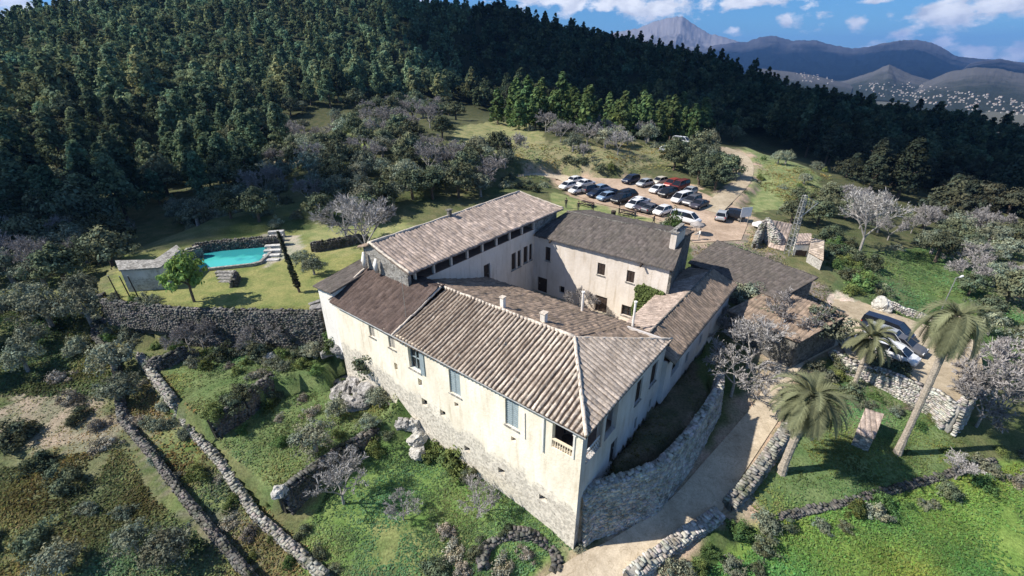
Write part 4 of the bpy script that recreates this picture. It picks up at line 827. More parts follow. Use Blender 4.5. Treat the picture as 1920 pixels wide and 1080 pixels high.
# low plinth building at the left of the pool: two joined grey volumes
def block(name,px4,ztop,zbot,mat,label,cat,roofm=None,over=.0):
    t=[P(a,b,ztop) for a,b in px4]; cx=sum(p[0] for p in t)/len(t); cy=sum(p[1] for p in t)/len(t)
    e=empty(name,(cx,cy,zbot),0,label,cat); pts=[(p[0]-cx,p[1]-cy) for p in t]
    ar=sum(pts[i][0]*pts[(i+1)%len(pts)][1]-pts[(i+1)%len(pts)][0]*pts[i][1] for i in range(len(pts)))
    if ar<0: pts=pts[::-1]
    m=MB(); m.prism(pts,-1.0,ztop-zbot-.02); m.build('wall',M[mat],e)
    m=MB(); m.prism([(x*(1+over),y*(1+over)) for x,y in pts],ztop-zbot-.02,ztop-zbot+.14); m.build('roof',M[roofm or mat],e)
    return e,pts
e,_=block('pool_house',[(219,490),(290,489),(330,462),(338,470),(300,503),(226,508)],10.4,LAWN_Z-.5,'plaster_side','low grey pool house with a flat roof left of the pool','pool house','stone',.04)
m=MB(); m.box(-.5,.5,-.06,.06,0,1.6); d_=m.build('door',M['wood_dark'],e); dl=P(279,520,LAWN_Z+.3); d_.location=(dl[0]-e.location.x,dl[1]-e.location.y,.5)
wall(S,None,1.6,.7,'stone','stone wall linking the pool house and the pool','pool wall',pts3=top3([(322,486),(345,470),(372,462)],9.4),seed=20)
wall(S,None,1.0,.6,'stone_dark','low dark wall along the back of the pool','pool wall',pts3=top3([(360,458),(400,452),(450,448),(500,444),(527,441)],9.3),seed=21)
for i in range(7):
    f=i/6; a=P(508+12*f,488-44*f,LAWN_Z); m=MB(); m.box(-1.0,1.0,-.35,.35,-.3,.14+.12*i); o=m.build('stone_step',M['stone_white'],None,bevel=.03); o.location=(a[0],a[1],LAWN_Z+.0); o.rotation_euler=(0,0,.15+random.uniform(-.05,.05)); tag(o,'pale stone step climbing beside the right end of the pool','step','pool steps')
for i in range(4):
    a=P(424+2*i,513+5*i,LAWN_Z); m=MB(); m.box(-1.1,1.1,-.3,.3,-.3,.3-.07*i); o=m.build('stone_step',M['stone'],None,bevel=.03); o.location=(a[0],a[1],LAWN_Z); tag(o,'wide stone step leading down from the pool to the lawn','step','lawn steps')
wall(S,None,1.1,.35,'stone_dark','short dark wall end beside the lawn steps','wall end',pts3=top3([(441,507),(435,524)],LAWN_Z+.9),seed=22)
# ------------------------------------------------------------------ cars
PAINT={}
def paint(c):
    if c not in PAINT:
        m_,nt,N,L,b=newmat('car_paint'); b.inputs['Base Color'].default_value=rgb(c); b.inputs['Roughness'].default_value=.28; b.inputs['Metallic'].default_value=.15
        n=N.new('ShaderNodeTexNoise'); n.inputs['Scale'].default_value=4; n.inputs['Detail'].default_value=5; mr=N.new('ShaderNodeMapRange'); mr.inputs['To Min'].default_value=.2; mr.inputs['To Max'].default_value=.5; L.new(n.outputs['Fac'],mr.inputs[0]); L.new(mr.outputs[0],b.inputs['Roughness'])
        PAINT[c]=m_
    return PAINT[c]
M['carglass']=glassmat('car_glass',(.012,.014,.018)); M['lamp']=simple('lamp_glass',(.75,.75,.72),.2); M['tail']=simple('tail_glass',(.4,.02,.02),.3)
CARS={}
def car_mesh(kind,c):
    key=(kind,c)
    if key in CARS: return CARS[key]
    Ln,Wd={'hatch':(3.9,1.72),'saloon':(4.5,1.76),'van':(4.7,1.85),'suv':(4.4,1.85)}[kind]
    # side stations: x, bottom z, belt z, roof z(None=no cabin), half width
    if kind=='hatch': st_=[(-.5,.42,.72),(-.47,.28,.88),(-.3,.25,.95),(-.18,.25,.97),(.1,.25,.96),(.3,.25,.93),(.42,.25,.85),(.48,.3,.7),(.5,.42,.6)]; cab=[(-.46,.95),(-.36,1.38),(-.1,1.46),(.12,1.4),(.3,.95)]
    elif kind=='saloon': st_=[(-.5,.42,.75),(-.48,.3,.9),(-.35,.25,.93),(-.2,.25,.93),(.1,.25,.92),(.28,.25,.9),(.42,.25,.8),(.48,.3,.66),(.5,.42,.58)]; cab=[(-.36,.92),(-.22,1.3),(-.05,1.38),(.08,1.34),(.26,.92)]
    elif kind=='suv': st_=[(-.5,.5,.85),(-.48,.35,1.05),(-.3,.32,1.1),(-.15,.32,1.1),(.1,.32,1.08),(.28,.32,1.05),(.42,.32,.98),(.48,.38,.85),(.5,.5,.7)]; cab=[(-.48,1.06),(-.42,1.6),(-.1,1.68),(.1,1.62),(.27,1.06)]
    else: st_=[(-.5,.45,.9),(-.49,.32,1.15),(-.3,.3,1.18),(-.1,.3,1.18),(.15,.3,1.15),(.32,.3,1.1),(.43,.3,.98),(.485,.34,.8),(.5,.48,.65)]; cab=[(-.49,1.12),(-.47,1.78),(-.1,1.86),(.2,1.8),(.38,1.08)]
    bm=bmesh.new(); rows=[]
    for x,zb,zt in st_:
        hw=Wd/2*(1-.22*max(0,abs(x)-.38)/.12*.8) ; r=[]
        for y,z in ((-hw*.86,zb),(-hw,zb+.18),(-hw*1.0,(zb+zt)/2+.05),(-hw*.93,zt-.05),(-hw*.78,zt),(hw*.78,zt),(hw*.93,zt-.05),(hw*1.0,(zb+zt)/2+.05),(hw,zb+.18),(hw*.86,zb)): r.append(bm.verts.new((x*Ln,y,z)))
        rows.append(r)
    for a,b in zip(rows,rows[1:]):
        for i in range(len(a)): j=(i+1)%len(a); bm.faces.new((a[i],b[i],b[j],a[j]))
    bm.faces.new(rows[0]); bm.faces.new(rows[-1][::-1])
    # roof panel + pillars are paint, panes are the glass part
    hwb,hwr=Wd/2*.9,Wd/2*.7
    def cabpts(sc,dz):
        return [(x*Ln,s_*((hwb if z<1.2*(.9 if kind in('hatch','saloon') else 1.0) and k in (0,len(cab)-1) else hwr)*sc),z+dz) for k,(x,z) in enumerate(cab) for s_ in (-1,1)]
    cp_=cabpts(1,0); v=[bm.verts.new(p) for p in cp_]
    n=len(cab)
    for k in range(1,n-2): bm.faces.new((v[2*k],v[2*k+2],v[2*k+3],v[2*k+1]))
    bmesh.ops.recalc_face_normals(bm,faces=bm.faces)
    pl=MB()
    for k in (1,2,n-2):
        for s_ in (-1,1):
            x,z=cab[k]; x0,z0=(cab[0] if k==1 else cab[-1]) if k!=2 else (cab[2][0]-.02,cab[0][1])
            pl.tube([(x*Ln,s_*hwr*1.01,z),(x0*Ln,s_*hwb*1.01,z0)],.035,4)
    pv=[bm.verts.new(p) for p in pl.v]
    for f in pl.f: bm.faces.new([pv[i] for i in f])
    me=bpy.data.meshes.new('body'); bm.to_mesh(me); bm.free(); me.materials.append(paint(c))
    g=MB(); gp=cabpts(.985,-.012)
    g.quad(gp[0],gp[1],gp[3],gp[2]); g.quad(gp[2*n-1],gp[2*n-2],gp[2*n-4],gp[2*n-3])
    for s_ in (0,1):
        g.poly([gp[2*k+s_] for k in range(n)])
    for k in range(1,n-2): g.quad(gp[2*k],gp[2*k+2],gp[2*k+3],gp[2*k+1])
    gm=bpy.data.meshes.new('windows'); gm.from_pydata(g.v,[],g.f); gm.materials.append(M['carglass'])
    pm=None
    wh=MB(); wh.tube([(0,-.11,0),(0,.11,0)],.31,12); wh.tube([(0,-.125,0),(0,-.11,0)],.31,12)
    wm=bpy.data.meshes.new('wheel'); wm.from_pydata(wh.v,[],wh.f); wm.materials.append(M['rubber'])
    rm=MB(); rm.tube([(0,-.13,0),(0,.13,0)],.18,8); rmm=bpy.data.meshes.new('rim'); rmm.from_pydata(rm.v,[],rm.f); rmm.materials.append(M['metal'])
    lm=MB(); lm.box(-.05,.04,-.17,.17,-.07,.07); lmm=bpy.data.meshes.new('headlight'); lmm.from_pydata(lm.v,[],lm.f); lmm.materials.append(M['lamp'])
    tm=bpy.data.meshes.new('taillight'); tm.from_pydata(lm.v,[],lm.f); tm.materials.append(M['tail'])
    CARS[key]=(Ln,Wd,me,gm,pm,wm,rmm,lmm,tm,st_); return CARS[key]
def car(px,py,rz,kind,c,label,group=None,z=None,name='parked_car'):
    Ln,Wd,me,gm,pm,wm,rmm,lmm,tm,st_=car_mesh(kind,c)
    x,y,zz=G(px,py); zz=height([x],[y])[0]+.15 if z is None else z
    e=empty(name,(x,y,zz),rz,label,'car',group)
    def ch(nm,mesh,loc=(0,0,0),par=e):
        o=bpy.data.objects.new(nm,mesh); COL.objects.link(o); o.parent=par; o.location=loc; return o
    ch('body',me); ch('windows',gm)
    for sx in (-.31,.32):
        for sy in (-1,1):
            w_=ch('wheel',wm,(sx*Ln,sy*(Wd/2-.1),.31)); ch('rim',rmm,(0,0,0),w_)
    for sy in (-1,1):
        ch('headlight',lmm,(Ln*.475,sy*Wd*.33,st_[-2][2]-.05)); ch('taillight',tm,(-Ln*.478,sy*Wd*.36,st_[1][2]-.12))
    return e
WH=(.8,.8,.8);BK=(.015,.016,.02);NV=(.02,.03,.06);SV=(.4,.42,.44);BL=(.25,.35,.48);GR=(.12,.12,.13);RD=(.3,.05,.035);PU=(.07,.065,.08)
r0=math.atan2(.64,.77)
g1_='cars parked in the row nearest the house'
for i,(px,py,k,c,lb,dr) in enumerate([(1081,341,'hatch',WH,'white hatchback at the far left end of the car park by the lane',0),(1064,352,'hatch',WH,'white car at the near left end of the long parked row',3),(1098,347,'saloon',WH,'white saloon just behind the leftmost white cars',0),(1083,360,'hatch',WH,'second white car from the left in the near row',3),
  (1107,359,'suv',GR,'dark grey car right of the two white ones in the near row',0),(1119,366,'saloon',NV,'navy saloon left of the pale blue cars',3),(1128,357,'hatch',BL,'pale blue car in the back line of the near row',0),(1136,373,'hatch',BL,'light blue hatchback nearest the lawn',3),(1147,365,'saloon',NV,'navy car between the light blue and the black cars',0),(1164,378,'suv',BK,'black car left of the tall black van',3),(1176,371,'van',BK,'tall black van in the middle of the near row',0),
  (1190,388,'hatch',WH,'white hatchback facing the lawn right of the black van',3),(1199,381,'saloon',WH,'white car with dark windows behind the white hatchback',0),(1208,392,'saloon',PU,'dark purple car near the small tree',3),(1221,395,'saloon',GR,'dark grey car beside the last white car of the near row',0),(1241,400,'hatch',WH,'white car half covered by the small tree at the right end of the row',3)]):
    car(px,py+3,r0+(math.pi if dr else 0)+random.uniform(-.08,.08),k,c,lb,g1_)
car(1284,419,r0-1.45,'van',WH,'long white van parked alone behind the chimney end of the house')
g2_='cars parked on the far side of the dirt lot'
for px,py,k,c,lb in [(1182,342,'suv',NV,'dark blue car at the left end of the far row'),(1208,348,'hatch',SV,'silver hatchback second in the far row'),(1232,360,'hatch',WH,'white hatchback in the middle of the far row'),(1251,367,'suv',BK,'dark green black car right of the white hatchback'),(1277,378,'van',WH,'white van at the front of the far row'),(1296,383,'suv',GR,'dark grey car right of the white van'),(1310,388,'saloon',PU,'dark car at the right end of the far row'),
  (1236,344,'hatch',(.6,.55,.45),'beige car behind the far row beside the red one'),(1259,350,'suv',RD,'bright red car behind the far row'),(1274,354,'van',(.16,.03,.025),'dark red van right of the bright red car'),(1292,364,'hatch',SV,'grey car behind the white van')]:
    car(px,py+2,r0+math.pi+random.uniform(-.08,.08),k,c,lb,g2_)
car(1352,412,r0+.35,'hatch',SV,'grey hatchback on its own in the open part of the dirt lot'); car(1369,411,r0+1.9,'suv',BK,'black car touching the lone grey hatchback')
car(1251,287,r0-1.3,'hatch',SV,'small silver car on the track above the car park'); 
car(1277,271,r0-1.5,'van',WH,'large white van at the far end of the track by the pines')
car(1645,660,r0-1.62,'saloon',WH,'white saloon under the small dark palm',z=3.25); car(1674,672,r0-1.62,'hatch',WH,'white hatchback at the right of the white saloon',z=3.25); car(1662,644,r0-1.62,'suv',SV,'silver car in the shade behind the white saloon',z=3.25); car(1683,652,r0-1.62,'saloon',GR,'grey car at the right end of the back line on the beige terrace',z=3.25); car(1659,628,r0-1.62,'van',NV,'dark navy van at the back of the beige terrace',z=3.25)
car(918,322,r0+.3,'hatch',SV,'pale car half hidden by bushes at the start of the lane')
# beige yard at right
m=MB(); m.poly([(x,y,3.26) for x,y in PADW]); o=m.build('yard_ground',M['sand'],None); tag(o,kind='structure')

# ------------------------------------------------------------------ signs, parasols, people
def at(px,py): return G(px,py)
x,y,z=at(1394,420); e=empty('notice_board',(x,y,z),.25,'square white board on two posts beside the lone black car','sign')
for s_ in (-1,1):
    m=MB(); m.tube([(s_*.7,0,-.2),(s_*.7,0,2.6)],.05,6); m.build('post',M['metal'],e)
m=MB(); m.box(-1.0,1.0,-.09,-.04,1.2,2.8); m.build('board',M['white'],e,bevel=.02)
x,y,z=at(1399,421); e=empty('small_trailer',(x+1.2,y-1.5,z),.5,'small white trailer on the ground below the white board','trailer')
m=MB(); m.box(-.9,.9,-.55,.55,.35,.85); m.build('body',M['white'],e,bevel=.05)
for s_ in (-1,1):
    m=MB(); m.tube([(0,s_*.6-.06,.28),(0,s_*.6+.06,.28)],.28,10); m.build('wheel',M['rubber'],e)
m=MB(); m.tube([(.9,0,.4),(1.7,0,.35)],.04,5); m.build('tow_bar',M['metal'],e)
def parasol(px,py,r,h,mat,label):
    x,y,z=at(px,py); e=empty('parasol',(x,y,z),0,label,'parasol')
    m=MB(); m.tube([(0,0,-.1),(0,0,h+.1)],.04,6); m.build('pole',M['wood_tan'],e)
    m=MB(); n=8
    for i in range(n):
        a,b=2*math.pi*i/n,2*math.pi*(i+1)/n; mid=(a+b)/2
        m.poly([(0,0,h),(r*math.cos(a),r*math.sin(a),h-.55),(r*.93*math.cos(mid),r*.93*math.sin(mid),h-.5),(r*math.cos(b),r*math.sin(b),h-.55)])
        m.quad((r*math.cos(a),r*math.sin(a),h-.55),(r*math.cos(b),r*math.sin(b),h-.55),(r*math.cos(b),r*math.sin(b),h-.78),(r*math.cos(a),r*math.sin(a),h-.78))
    m.build('canopy',M[mat],e)
    m=MB(); m.tube([(0,0,0),(0,0,.1)],.35,10); m.build('base',M['metal'],e)
M['canvas_grey']=simple('grey_canvas',(.33,.3,.28),.9); M['canvas']=simple('cream_canvas',(.72,.68,.6),.9)
parasol(1304,440,1.05,2.2,'canvas_grey','grey parasol standing on the path behind the chimney end of the house')
x,y,z=at(1650,580); rock('boulder',(x,y,z+.5),(1.0,.8,1.0),'rock_white','round pale boulder at the corner of the beige terrace',seed=55)
def clothmat(name,top,leg,skin=(.45,.28,.2),hair=(.04,.025,.02)):
    m,nt,N,L,b=newmat(name); tc=N.new('ShaderNodeTexCoord'); sp=N.new('ShaderNodeSeparateXYZ'); L.new(tc.outputs['Object'],sp.inputs[0])
    r=N.new('ShaderNodeValToRGB'); r.color_ramp.interpolation='CONSTANT'; mr=N.new('ShaderNodeMath'); mr.operation='MULTIPLY'; mr.inputs[1].default_value=.5; L.new(sp.outputs['Z'],mr.inputs[0]); L.new(mr.outputs[0],r.inputs[0])
    el=r.color_ramp.elements; el[0].position=0; el[0].color=rgb((.03,.025,.02)); el[1].position=.05; el[1].color=rgb(leg)
    for p_,c in ((.47,top),(.72,skin)): e_=el.new(p_); e_.color=rgb(c)
    L.new(r.outputs[0],b.inputs['Base Color']); b.inputs['Roughness'].default_value=.9; return m
def person(x,y,z,rz,top,leg,label,walk=.12,arm=0,name='person'):
    V=[(0,0,.95),(0,0,1.15),(0,0,1.38),(0,0,1.48),(.01,0,1.56),(.02,0,1.66),(.0,0,1.74)]; Rr=[.15,.13,.15,.06,.07,.095,.06]; Ed=[(0,1),(1,2),(2,3),(3,4),(4,5),(5,6)]
    def add(p,r,parent): V.append(p); Rr.append(r); Ed.append((parent,len(V)-1)); return len(V)-1
    for s_ in (-1,1):
        w_=walk*s_
        h=add((0,s_*.1,.88),.1,0); k=add((w_*.6+.02,s_*.1,.5),.068,h); a=add((w_,s_*.1,.1),.045,k); add((w_+.15,s_*.11,.04),.04,a)
        sh=add((0,s_*.19,1.4),.06,2); el=add((-w_*.5,s_*.25,1.13),.045,sh); ha=add((-w_*.8+.1+.2*arm,s_*.24,.9+.3*arm),.035,el); pm=add((-w_*.8+.13+.25*arm,s_*.235,.83+.3*arm),.042,ha)
        for q in range(4): add((-w_*.8+.13+.25*arm+.012*q,s_*.235+.014*(q-1.5),.735+.3*arm+.008*abs(q-1)),.009,pm)
        add((-w_*.8+.18+.25*arm,s_*.22,.79+.3*arm),.01,pm)
    me=bpy.data.meshes.new('person'); me.from_pydata(V,Ed,[]); me.materials.append(clothmat('clothes',top,leg)); o=bpy.data.objects.new(name,me); COL.objects.link(o)
    sk=o.modifiers.new('skin','SKIN'); 
    for i,vv in enumerate(me.skin_vertices[0].data): vv.radius=(Rr[i],Rr[i]); vv.use_root=(i==0)
    ss=o.modifiers.new('sub','SUBSURF'); ss.levels=1; ss.render_levels=1
    o.location=(x,y,z); o.rotation_euler=(0,0,rz); tag(o,label,'person')
    m=MB(); m.tube([(-.02,0,1.64),(-.01,0,1.72),(0,0,1.79)],[.108,.11,.05],8); m.build('hair',M['dark'],o,smooth=True)
    return o
for i,(px,py,t,l,lb) in enumerate([(1084,396,(.02,.02,.02),(.03,.03,.04),'person in dark clothes standing on the lawn behind the tall wing'),(1111,399,(.02,.02,.025),(.02,.02,.02),'person in black standing alone left of the litter bin on the lawn'),(1160,405,(.02,.03,.02),(.03,.03,.03),'person in dark clothes next to the parked black cars'),(1190,410,(.05,.04,.04),(.02,.02,.03),'person in brown standing at the lawn edge near the purple car'),(1225,421,(.03,.03,.04),(.02,.02,.02),'person in dark clothes at the right end of the lawn'),
   (1061,390,(.03,.03,.03),(.05,.05,.06),'slim person in black at the left end of the lawn'),(1291,452,(.1,.1,.1),(.02,.02,.02),'person in grey under the grey parasol'),(1310,450,(.75,.72,.68),(.5,.45,.4),'person in pale clothes standing in the sun beside the grey parasol')]):
    x,y,z=at(px,py); person(x,y,z+.02,random.uniform(0,6),t,l,lb,arm=i%3*.5)
x,y,z=at(1149,411); e=empty('litter_bin',(x,y,z),0,'black upright litter bin on the lawn behind the house','bin')
m=MB(); m.tube([(0,0,0),(0,0,1.3)],[.36,.4],10); m.build('body',M['dark'],e); m=MB(); m.tube([(0,0,1.3),(0,0,1.42)],[.43,.36],10); m.build('lid',M['wood_dark'],e)
for i,(px,py,lb) in enumerate([(1100,386,'dark wooden picnic table by the two people at the left of the lawn'),(1175,403,'dark wooden picnic table near the white cars')]):
    x,y,z=at(px,py); e=empty('picnic_table',(x,y,z),r0-1.5,lb,'table')
    m=MB(); m.box(-1.1,1.1,-.4,.4,.7,.76); m.build('tabletop',M['wood_dark'],e)
    for s_ in (-1,1):
        m=MB(); m.box(-1.1,1.1,s_*.75-.13,s_*.75+.13,.42,.47); m.build('bench_seat',M['wood_dark'],e)
        m=MB(); m.box(s_*.8-.05,s_*.8+.05,-.8,.8,.34,.42); m.tube([(s_*.8,-.35,.72),(s_*.8,-.75,0)],.05,4); m.tube([(s_*.8,.35,.72),(s_*.8,.75,0)],.05,4); m.build('leg_frame',M['wood_dark'],e)

# ------------------------------------------------------------------ outbuildings
def shed(name,px4,zs,zb,mat,roofm,label,cat='shed',amp=.04,seed=0,openings=()):
    """px4: roof corners eaveA, eaveB, topB, topA in pixels at heights zs"""
    t=[Vector(P(a,b,z)) for (a,b),z in zip(px4,zs)]; c=sum(t,Vector())/4; e=empty(name,(c.x,c.y,zb),0,label,cat); o=Vector((c.x,c.y,zb))
    q=[p-o for p in t]; ins=[(p.x*.94,p.y*.94,p.z-.14) for p in q]
    pts=[(p[0],p[1]) for p in ins]; ar=sum(pts[i][0]*pts[(i+1)%4][1]-pts[(i+1)%4][0]*pts[i][1] for i in range(4)); idx=[0,1,2,3] if ar>0 else [3,2,1,0]
    m=MB(); m.prism([pts[i] for i in idx],[-1.2]*4,[ins[i][2] for i in idx]); m.build('wall',M[mat],e)
    def inv(p): return (p.y,p.x,p.z)
    roof('roof',inv(q[0]),inv(q[1]),inv(q[2]),inv(q[3]),M[roofm],amp=amp,rough=.1,seed=seed,parent=e)
    for (i,f,w_,h_) in openings:
        a,b=Vector(ins[i]),Vector(ins[(i+1)%4]); d=(b-a); d.z=0; Lh=d.length; d.normalize(); mid=a+d*Lh*f; n_=Vector((d.y,-d.x,0)); 
        if n_.dot(mid)<0: n_=-n_
        m=MB(); A=mid-d*w_/2+n_*.02; B=mid+d*w_/2+n_*.02
        for s1,s2 in ((A,B),): 
            m.v+=[(s1.x,s1.y,.0),(s2.x,s2.y,.0),(s2.x,s2.y,h_),(s1.x,s1.y,h_)]+[(s1.x-n_.x*.06,s1.y-n_.y*.06,0),(s2.x-n_.x*.06,s2.y-n_.y*.06,0),(s2.x-n_.x*.06,s2.y-n_.y*.06,h_),(s1.x-n_.x*.06,s1.y-n_.y*.06,h_)]
            m.f+=[(0,1,2,3),(7,6,5,4),(0,4,5,1),(1,5,6,2),(2,6,7,3),(3,7,4,0)]
        m.build('door',M['wood_dark'],e)
    return e
shed('barn',[(1290,492),(1462,562),(1535,520),(1345,450)],[6.9,6.9,8.0,8.0],4.6,'stone_dark','roof_grey','long low barn with a broad mossy roof behind the right wing','barn',seed=31)
shed('barn',[(1362,582),(1500,642),(1592,590),(1452,540)],[6.1,5.8,6.9,7.0],3.6,'stone_dark','roof_brown','barn with a weathered brown roof behind the grey bare tree','barn',seed=32)
shed('shed',[(1492,458),(1520,458),(1522,438),(1494,438)],[6.6,6.6,7.3,7.3],4.0,'plaster_white','roof_pink','small shed with a whitish roof and an open dark front','shed',seed=33,openings=[(0,.35,.9,1.7),(0,.75,.7,1.6)])
shed('shed',[(1516,472),(1544,488),(1546,452),(1522,446)],[6.2,6.0,7.0,7.2],4.0,'plaster_side','roof_hip','tan shed with a leaning flat roof beside the whitish one','shed',seed=34)
shed('shed',[(1604,812),(1640,822),(1658,776),(1622,766)],[2.3,2.3,3.0,3.0],1.0,'stone','roof_pink','tiny tiled hut on the lawn between the two big palms','hut',seed=35,amp=.03)
# roofless ruin: leaning stone walls
wall('ruined_wall',None,2.6,.5,'stone',"tall broken stone wall of the roofless ruin by the mast",'ruined wall',pts3=[(*P(a,b,z)[:2],z) for a,b,z in [(1416,455,6.2),(1424,432,7.4),(1436,412,8.6),(1441,408,8.9)]],seed=41)
wall('ruined_wall',None,2.4,.5,'stone_white',"sunlit pale wall of the roofless ruin sloping down to the right",'ruined wall',pts3=[(*P(a,b,z)[:2],z) for a,b,z in [(1443,411,8.8),(1456,432,7.6),(1464,446,6.6)]],seed=42)
shed('ruined_hut',[(1440,462),(1470,470),(1486,420),(1444,412)],[5.4,5.2,7.2,8.2],4.0,'stone','roof_pink','tan sloping roof of the ruin beside the lattice mast','ruin',seed=36)
# lattice mast
x,y,z=at(1478,478); e=empty('lattice_mast',(x,y,z),.3,'slender metal lattice mast with a triangular arm beside the ruin','mast')
hm=8.6; m=MB()
for sx,sy in ((-.4,-.4),(.4,-.4),(.4,.4),(-.4,.4)): m.tube([(sx,sy,-.3),(sx*.5,sy*.5,hm)],.05,5)
for k in range(11):
    z0=k*hm/11; z1=(k+1)*hm/11; f0=1-.5*z0/hm; f1=1-.5*z1/hm
    for (ax,ay),(bx,by) in (((-.4,-.4),(.4,-.4)),((.4,-.4),(.4,.4)),((.4,.4),(-.4,.4)),((-.4,.4),(-.4,-.4))):
        m.tube([(ax*f0,ay*f0,z0),(bx*f1,by*f1,z1)],.03,4); m.tube([(ax*f1,ay*f1,z1),(bx*f1,by*f1,z1)],.03,4)
m.build('tower',M['metal'],e)
m=MB(); m.tube([(0,0,hm),(3.2,.4,hm-1.4)],.06,5); m.tube([(3.2,.4,hm-1.4),(.2,0,hm-3.1)],.06,5)
for k in range(1,5): f=k/5; m.tube([(3.2*f,.4*f,hm-1.4*f),(.2+3.0*f,.4*f,hm-3.1+1.7*f)],.035,4)
m.build('arm',M['metal'],e)
# flagpole-like lamp posts at right
def lamp(px,py,h,label,group=None):
    x,y,z=at(px,py); e=empty('lamp_post',(x,y,z),0,label,'lamp post',group)
    m=MB(); m.tube([(0,0,-.2),(0,0,h)],[.07,.05],7); m.tube([(0,0,h),(.5,.1,h+.15)],.035,5); m.build('pole',M['metal'],e); m=MB(); m.tube([(.4,.08,h+.05),(.85,.17,h+.18)],[.1,.13],6); m.build('lamp_head',M['white'],e)
lamp(1757,598,5.5,'tall thin pale lamp post left of the tall palm crown')
for i,(px,py) in enumerate([(262,562),(247,563),(226,562)]):
    x,y,z=P(px,py,LAWN_Z); e=empty('wooden_post',(x,y,z),0,['leaning wooden post nearest the bright green tree','middle one of the three leaning wooden posts on the lawn','leftmost of the three leaning wooden posts on the lawn'][i],'post','leaning posts on the lawn')
    m=MB(); m.tube([(0,0,-.2),(-.35,.1,2.6)],[.07,.05],6); m.build('shaft',M['wood_dark'],e); m=MB(); m.tube([(-.35,.1,2.6),(-.352,.1,2.66)],.065,6); m.build('cap',M['metal'],e)
# loungers on the lawn by the house
# ------------------------------------------------------------------ foliage
def basis(N_):
    N_=N_/np.maximum(np.linalg.norm(N_,axis=1,keepdims=True),1e-6)
    ref=np.where(np.abs(N_[:,2:3])<.9,np.array([[0,0,1.]]),np.array([[1.,0,0]]))
    A=np.cross(ref,N_); A/=np.maximum(np.linalg.norm(A,axis=1,keepdims=True),1e-6); B=np.cross(N_,A); return A,B
def quads(C,S_,N_,rg,asp=.62):
    n=len(C); A,B=basis(N_); t=rg.random(n)*6.283; c,s_=np.cos(t)[:,None],np.sin(t)[:,None]
    A,B=A*c+B*s_,B*c-A*s_; S_=S_[:,None]; A=A*S_; B=B*S_*asp
    V=np.stack([C-A*.9-B*.5,C-B+A*.1,C+A,C+B*.9-A*.2],1).reshape(-1,3)
    return V,np.arange(n*4).reshape(n,4)
def crown(kind,seed,H=9.,W=2.6,clumps=90,per=16,leaf=.3):
    rg=np.random.default_rng(seed); cc=[]; rr=[]; 
    lob=rg.random(8)*6.28
    for i in range(clumps):
        a=rg.random()*6.283
        if kind=='pine':
            t=rg.random()**.85; z=H*(.22+.76*t); prof=(1-t**1.7)**.8*(.72+.28*math.sin(3*a+lob[0]+t*5))+.06; r=W*prof*rg.uniform(.35,1)
            cr=W*.26*(1.15-.55*t)*rg.uniform(.7,1.25)
        elif kind=='spire':
            t=rg.random(); z=H*(.1+.88*t); r=W*(1-t)**.6*rg.uniform(.3,1); cr=W*.35*rg.uniform(.7,1.2)*(1.1-.6*t)
        elif kind=='round':
            u=rg.normal(size=3); u/=np.linalg.norm(u); u[2]=abs(u[2])*1.0-.15; k=(.8+.28*math.sin(2*a+lob[0])+.18*math.sin(5*a+lob[1]))
            a=math.atan2(u[1],u[0]); f=rg.uniform(.55,1); r=W*math.hypot(u[0],u[1])*f*k; z=H*.42+H*.5*u[2]*f; cr=W*.25*rg.uniform(.6,1.3)
        else: # shrub: touches the ground
            u=rg.normal(size=3); u/=np.linalg.norm(u); u[2]=abs(u[2]); a=math.atan2(u[1],u[0]); k=(.8+.3*math.sin(2*a+lob[0])+.2*math.sin(3*a+lob[1])); f=rg.uniform(.5,1); r=W*math.hypot(u[0],u[1])*f*k; z=H*.9*u[2]*f*(.8+.3*math.sin(a*2+lob[2])); cr=W*.26*rg.uniform(.6,1.35)
        cc.append((r*math.cos(a),r*math.sin(a),max(z,.1))); rr.append(cr)
    cc=np.array(cc); rr=np.array(rr); n=clumps*per; idx=np.repeat(np.arange(clumps),per)
    d=rg.normal(size=(n,3)); d/=np.linalg.norm(d,axis=1,keepdims=True); rad=rr[idx]*rg.uniform(.35,1.1,n)
    C=cc[idx]+d*rad[:,None]*np.array([1,1,.75]); C[:,2]=np.maximum(C[:,2],.03)
    N_=d+.5*(C-np.array([0,0,H*.45]))/max(W,1)+rg.normal(size=(n,3))*.45+np.array([0,0,.35])
    V,Fq=quads(C,leaf*rg.uniform(.6,1.4,n),N_,rg)
    ct=rg.uniform(.62,1.38,clumps)[idx]*rg.uniform(.75,1.25,n); hue=rg.uniform(-.12,.12,clumps)[idx]
    T=np.stack([ct*(1+hue),ct,ct*(1-hue)],1)
    return V,Fq,T
def crownmesh(name,arr,mat):
    V,Fq,T=arr; o=npmesh(name,V,Fq,mat,{'tint':('FACE','FLOAT_COLOR',T)}); me=o.data; bpy.data.objects.remove(o); return me
def trunkmesh(name,H,r,mat,lean=0,limbs=5,seed=0,top=.9):
    rg=random.Random(seed); m=MB(); m.tube([(0,0,-.5),(lean*.3,0,H*.3),(lean*.7,.1,H*.6),(lean,0,H*top)],[r*1.25,r,r*.7,r*.25],7)
    for i in range(limbs):
        z=H*rg.uniform(.3,.7); a=rg.random()*6.28; l=H*rg.uniform(.15,.3); m.tube([(lean*z/H,0,z),(l*.5*math.cos(a),l*.5*math.sin(a),z+l*.4),(l*math.cos(a),l*math.sin(a),z+l*.7)],[r*.5,r*.3,r*.12],5)
    me=bpy.data.meshes.new(name); me.from_pydata(m.v,[],m.f); me.materials.append(mat); return me
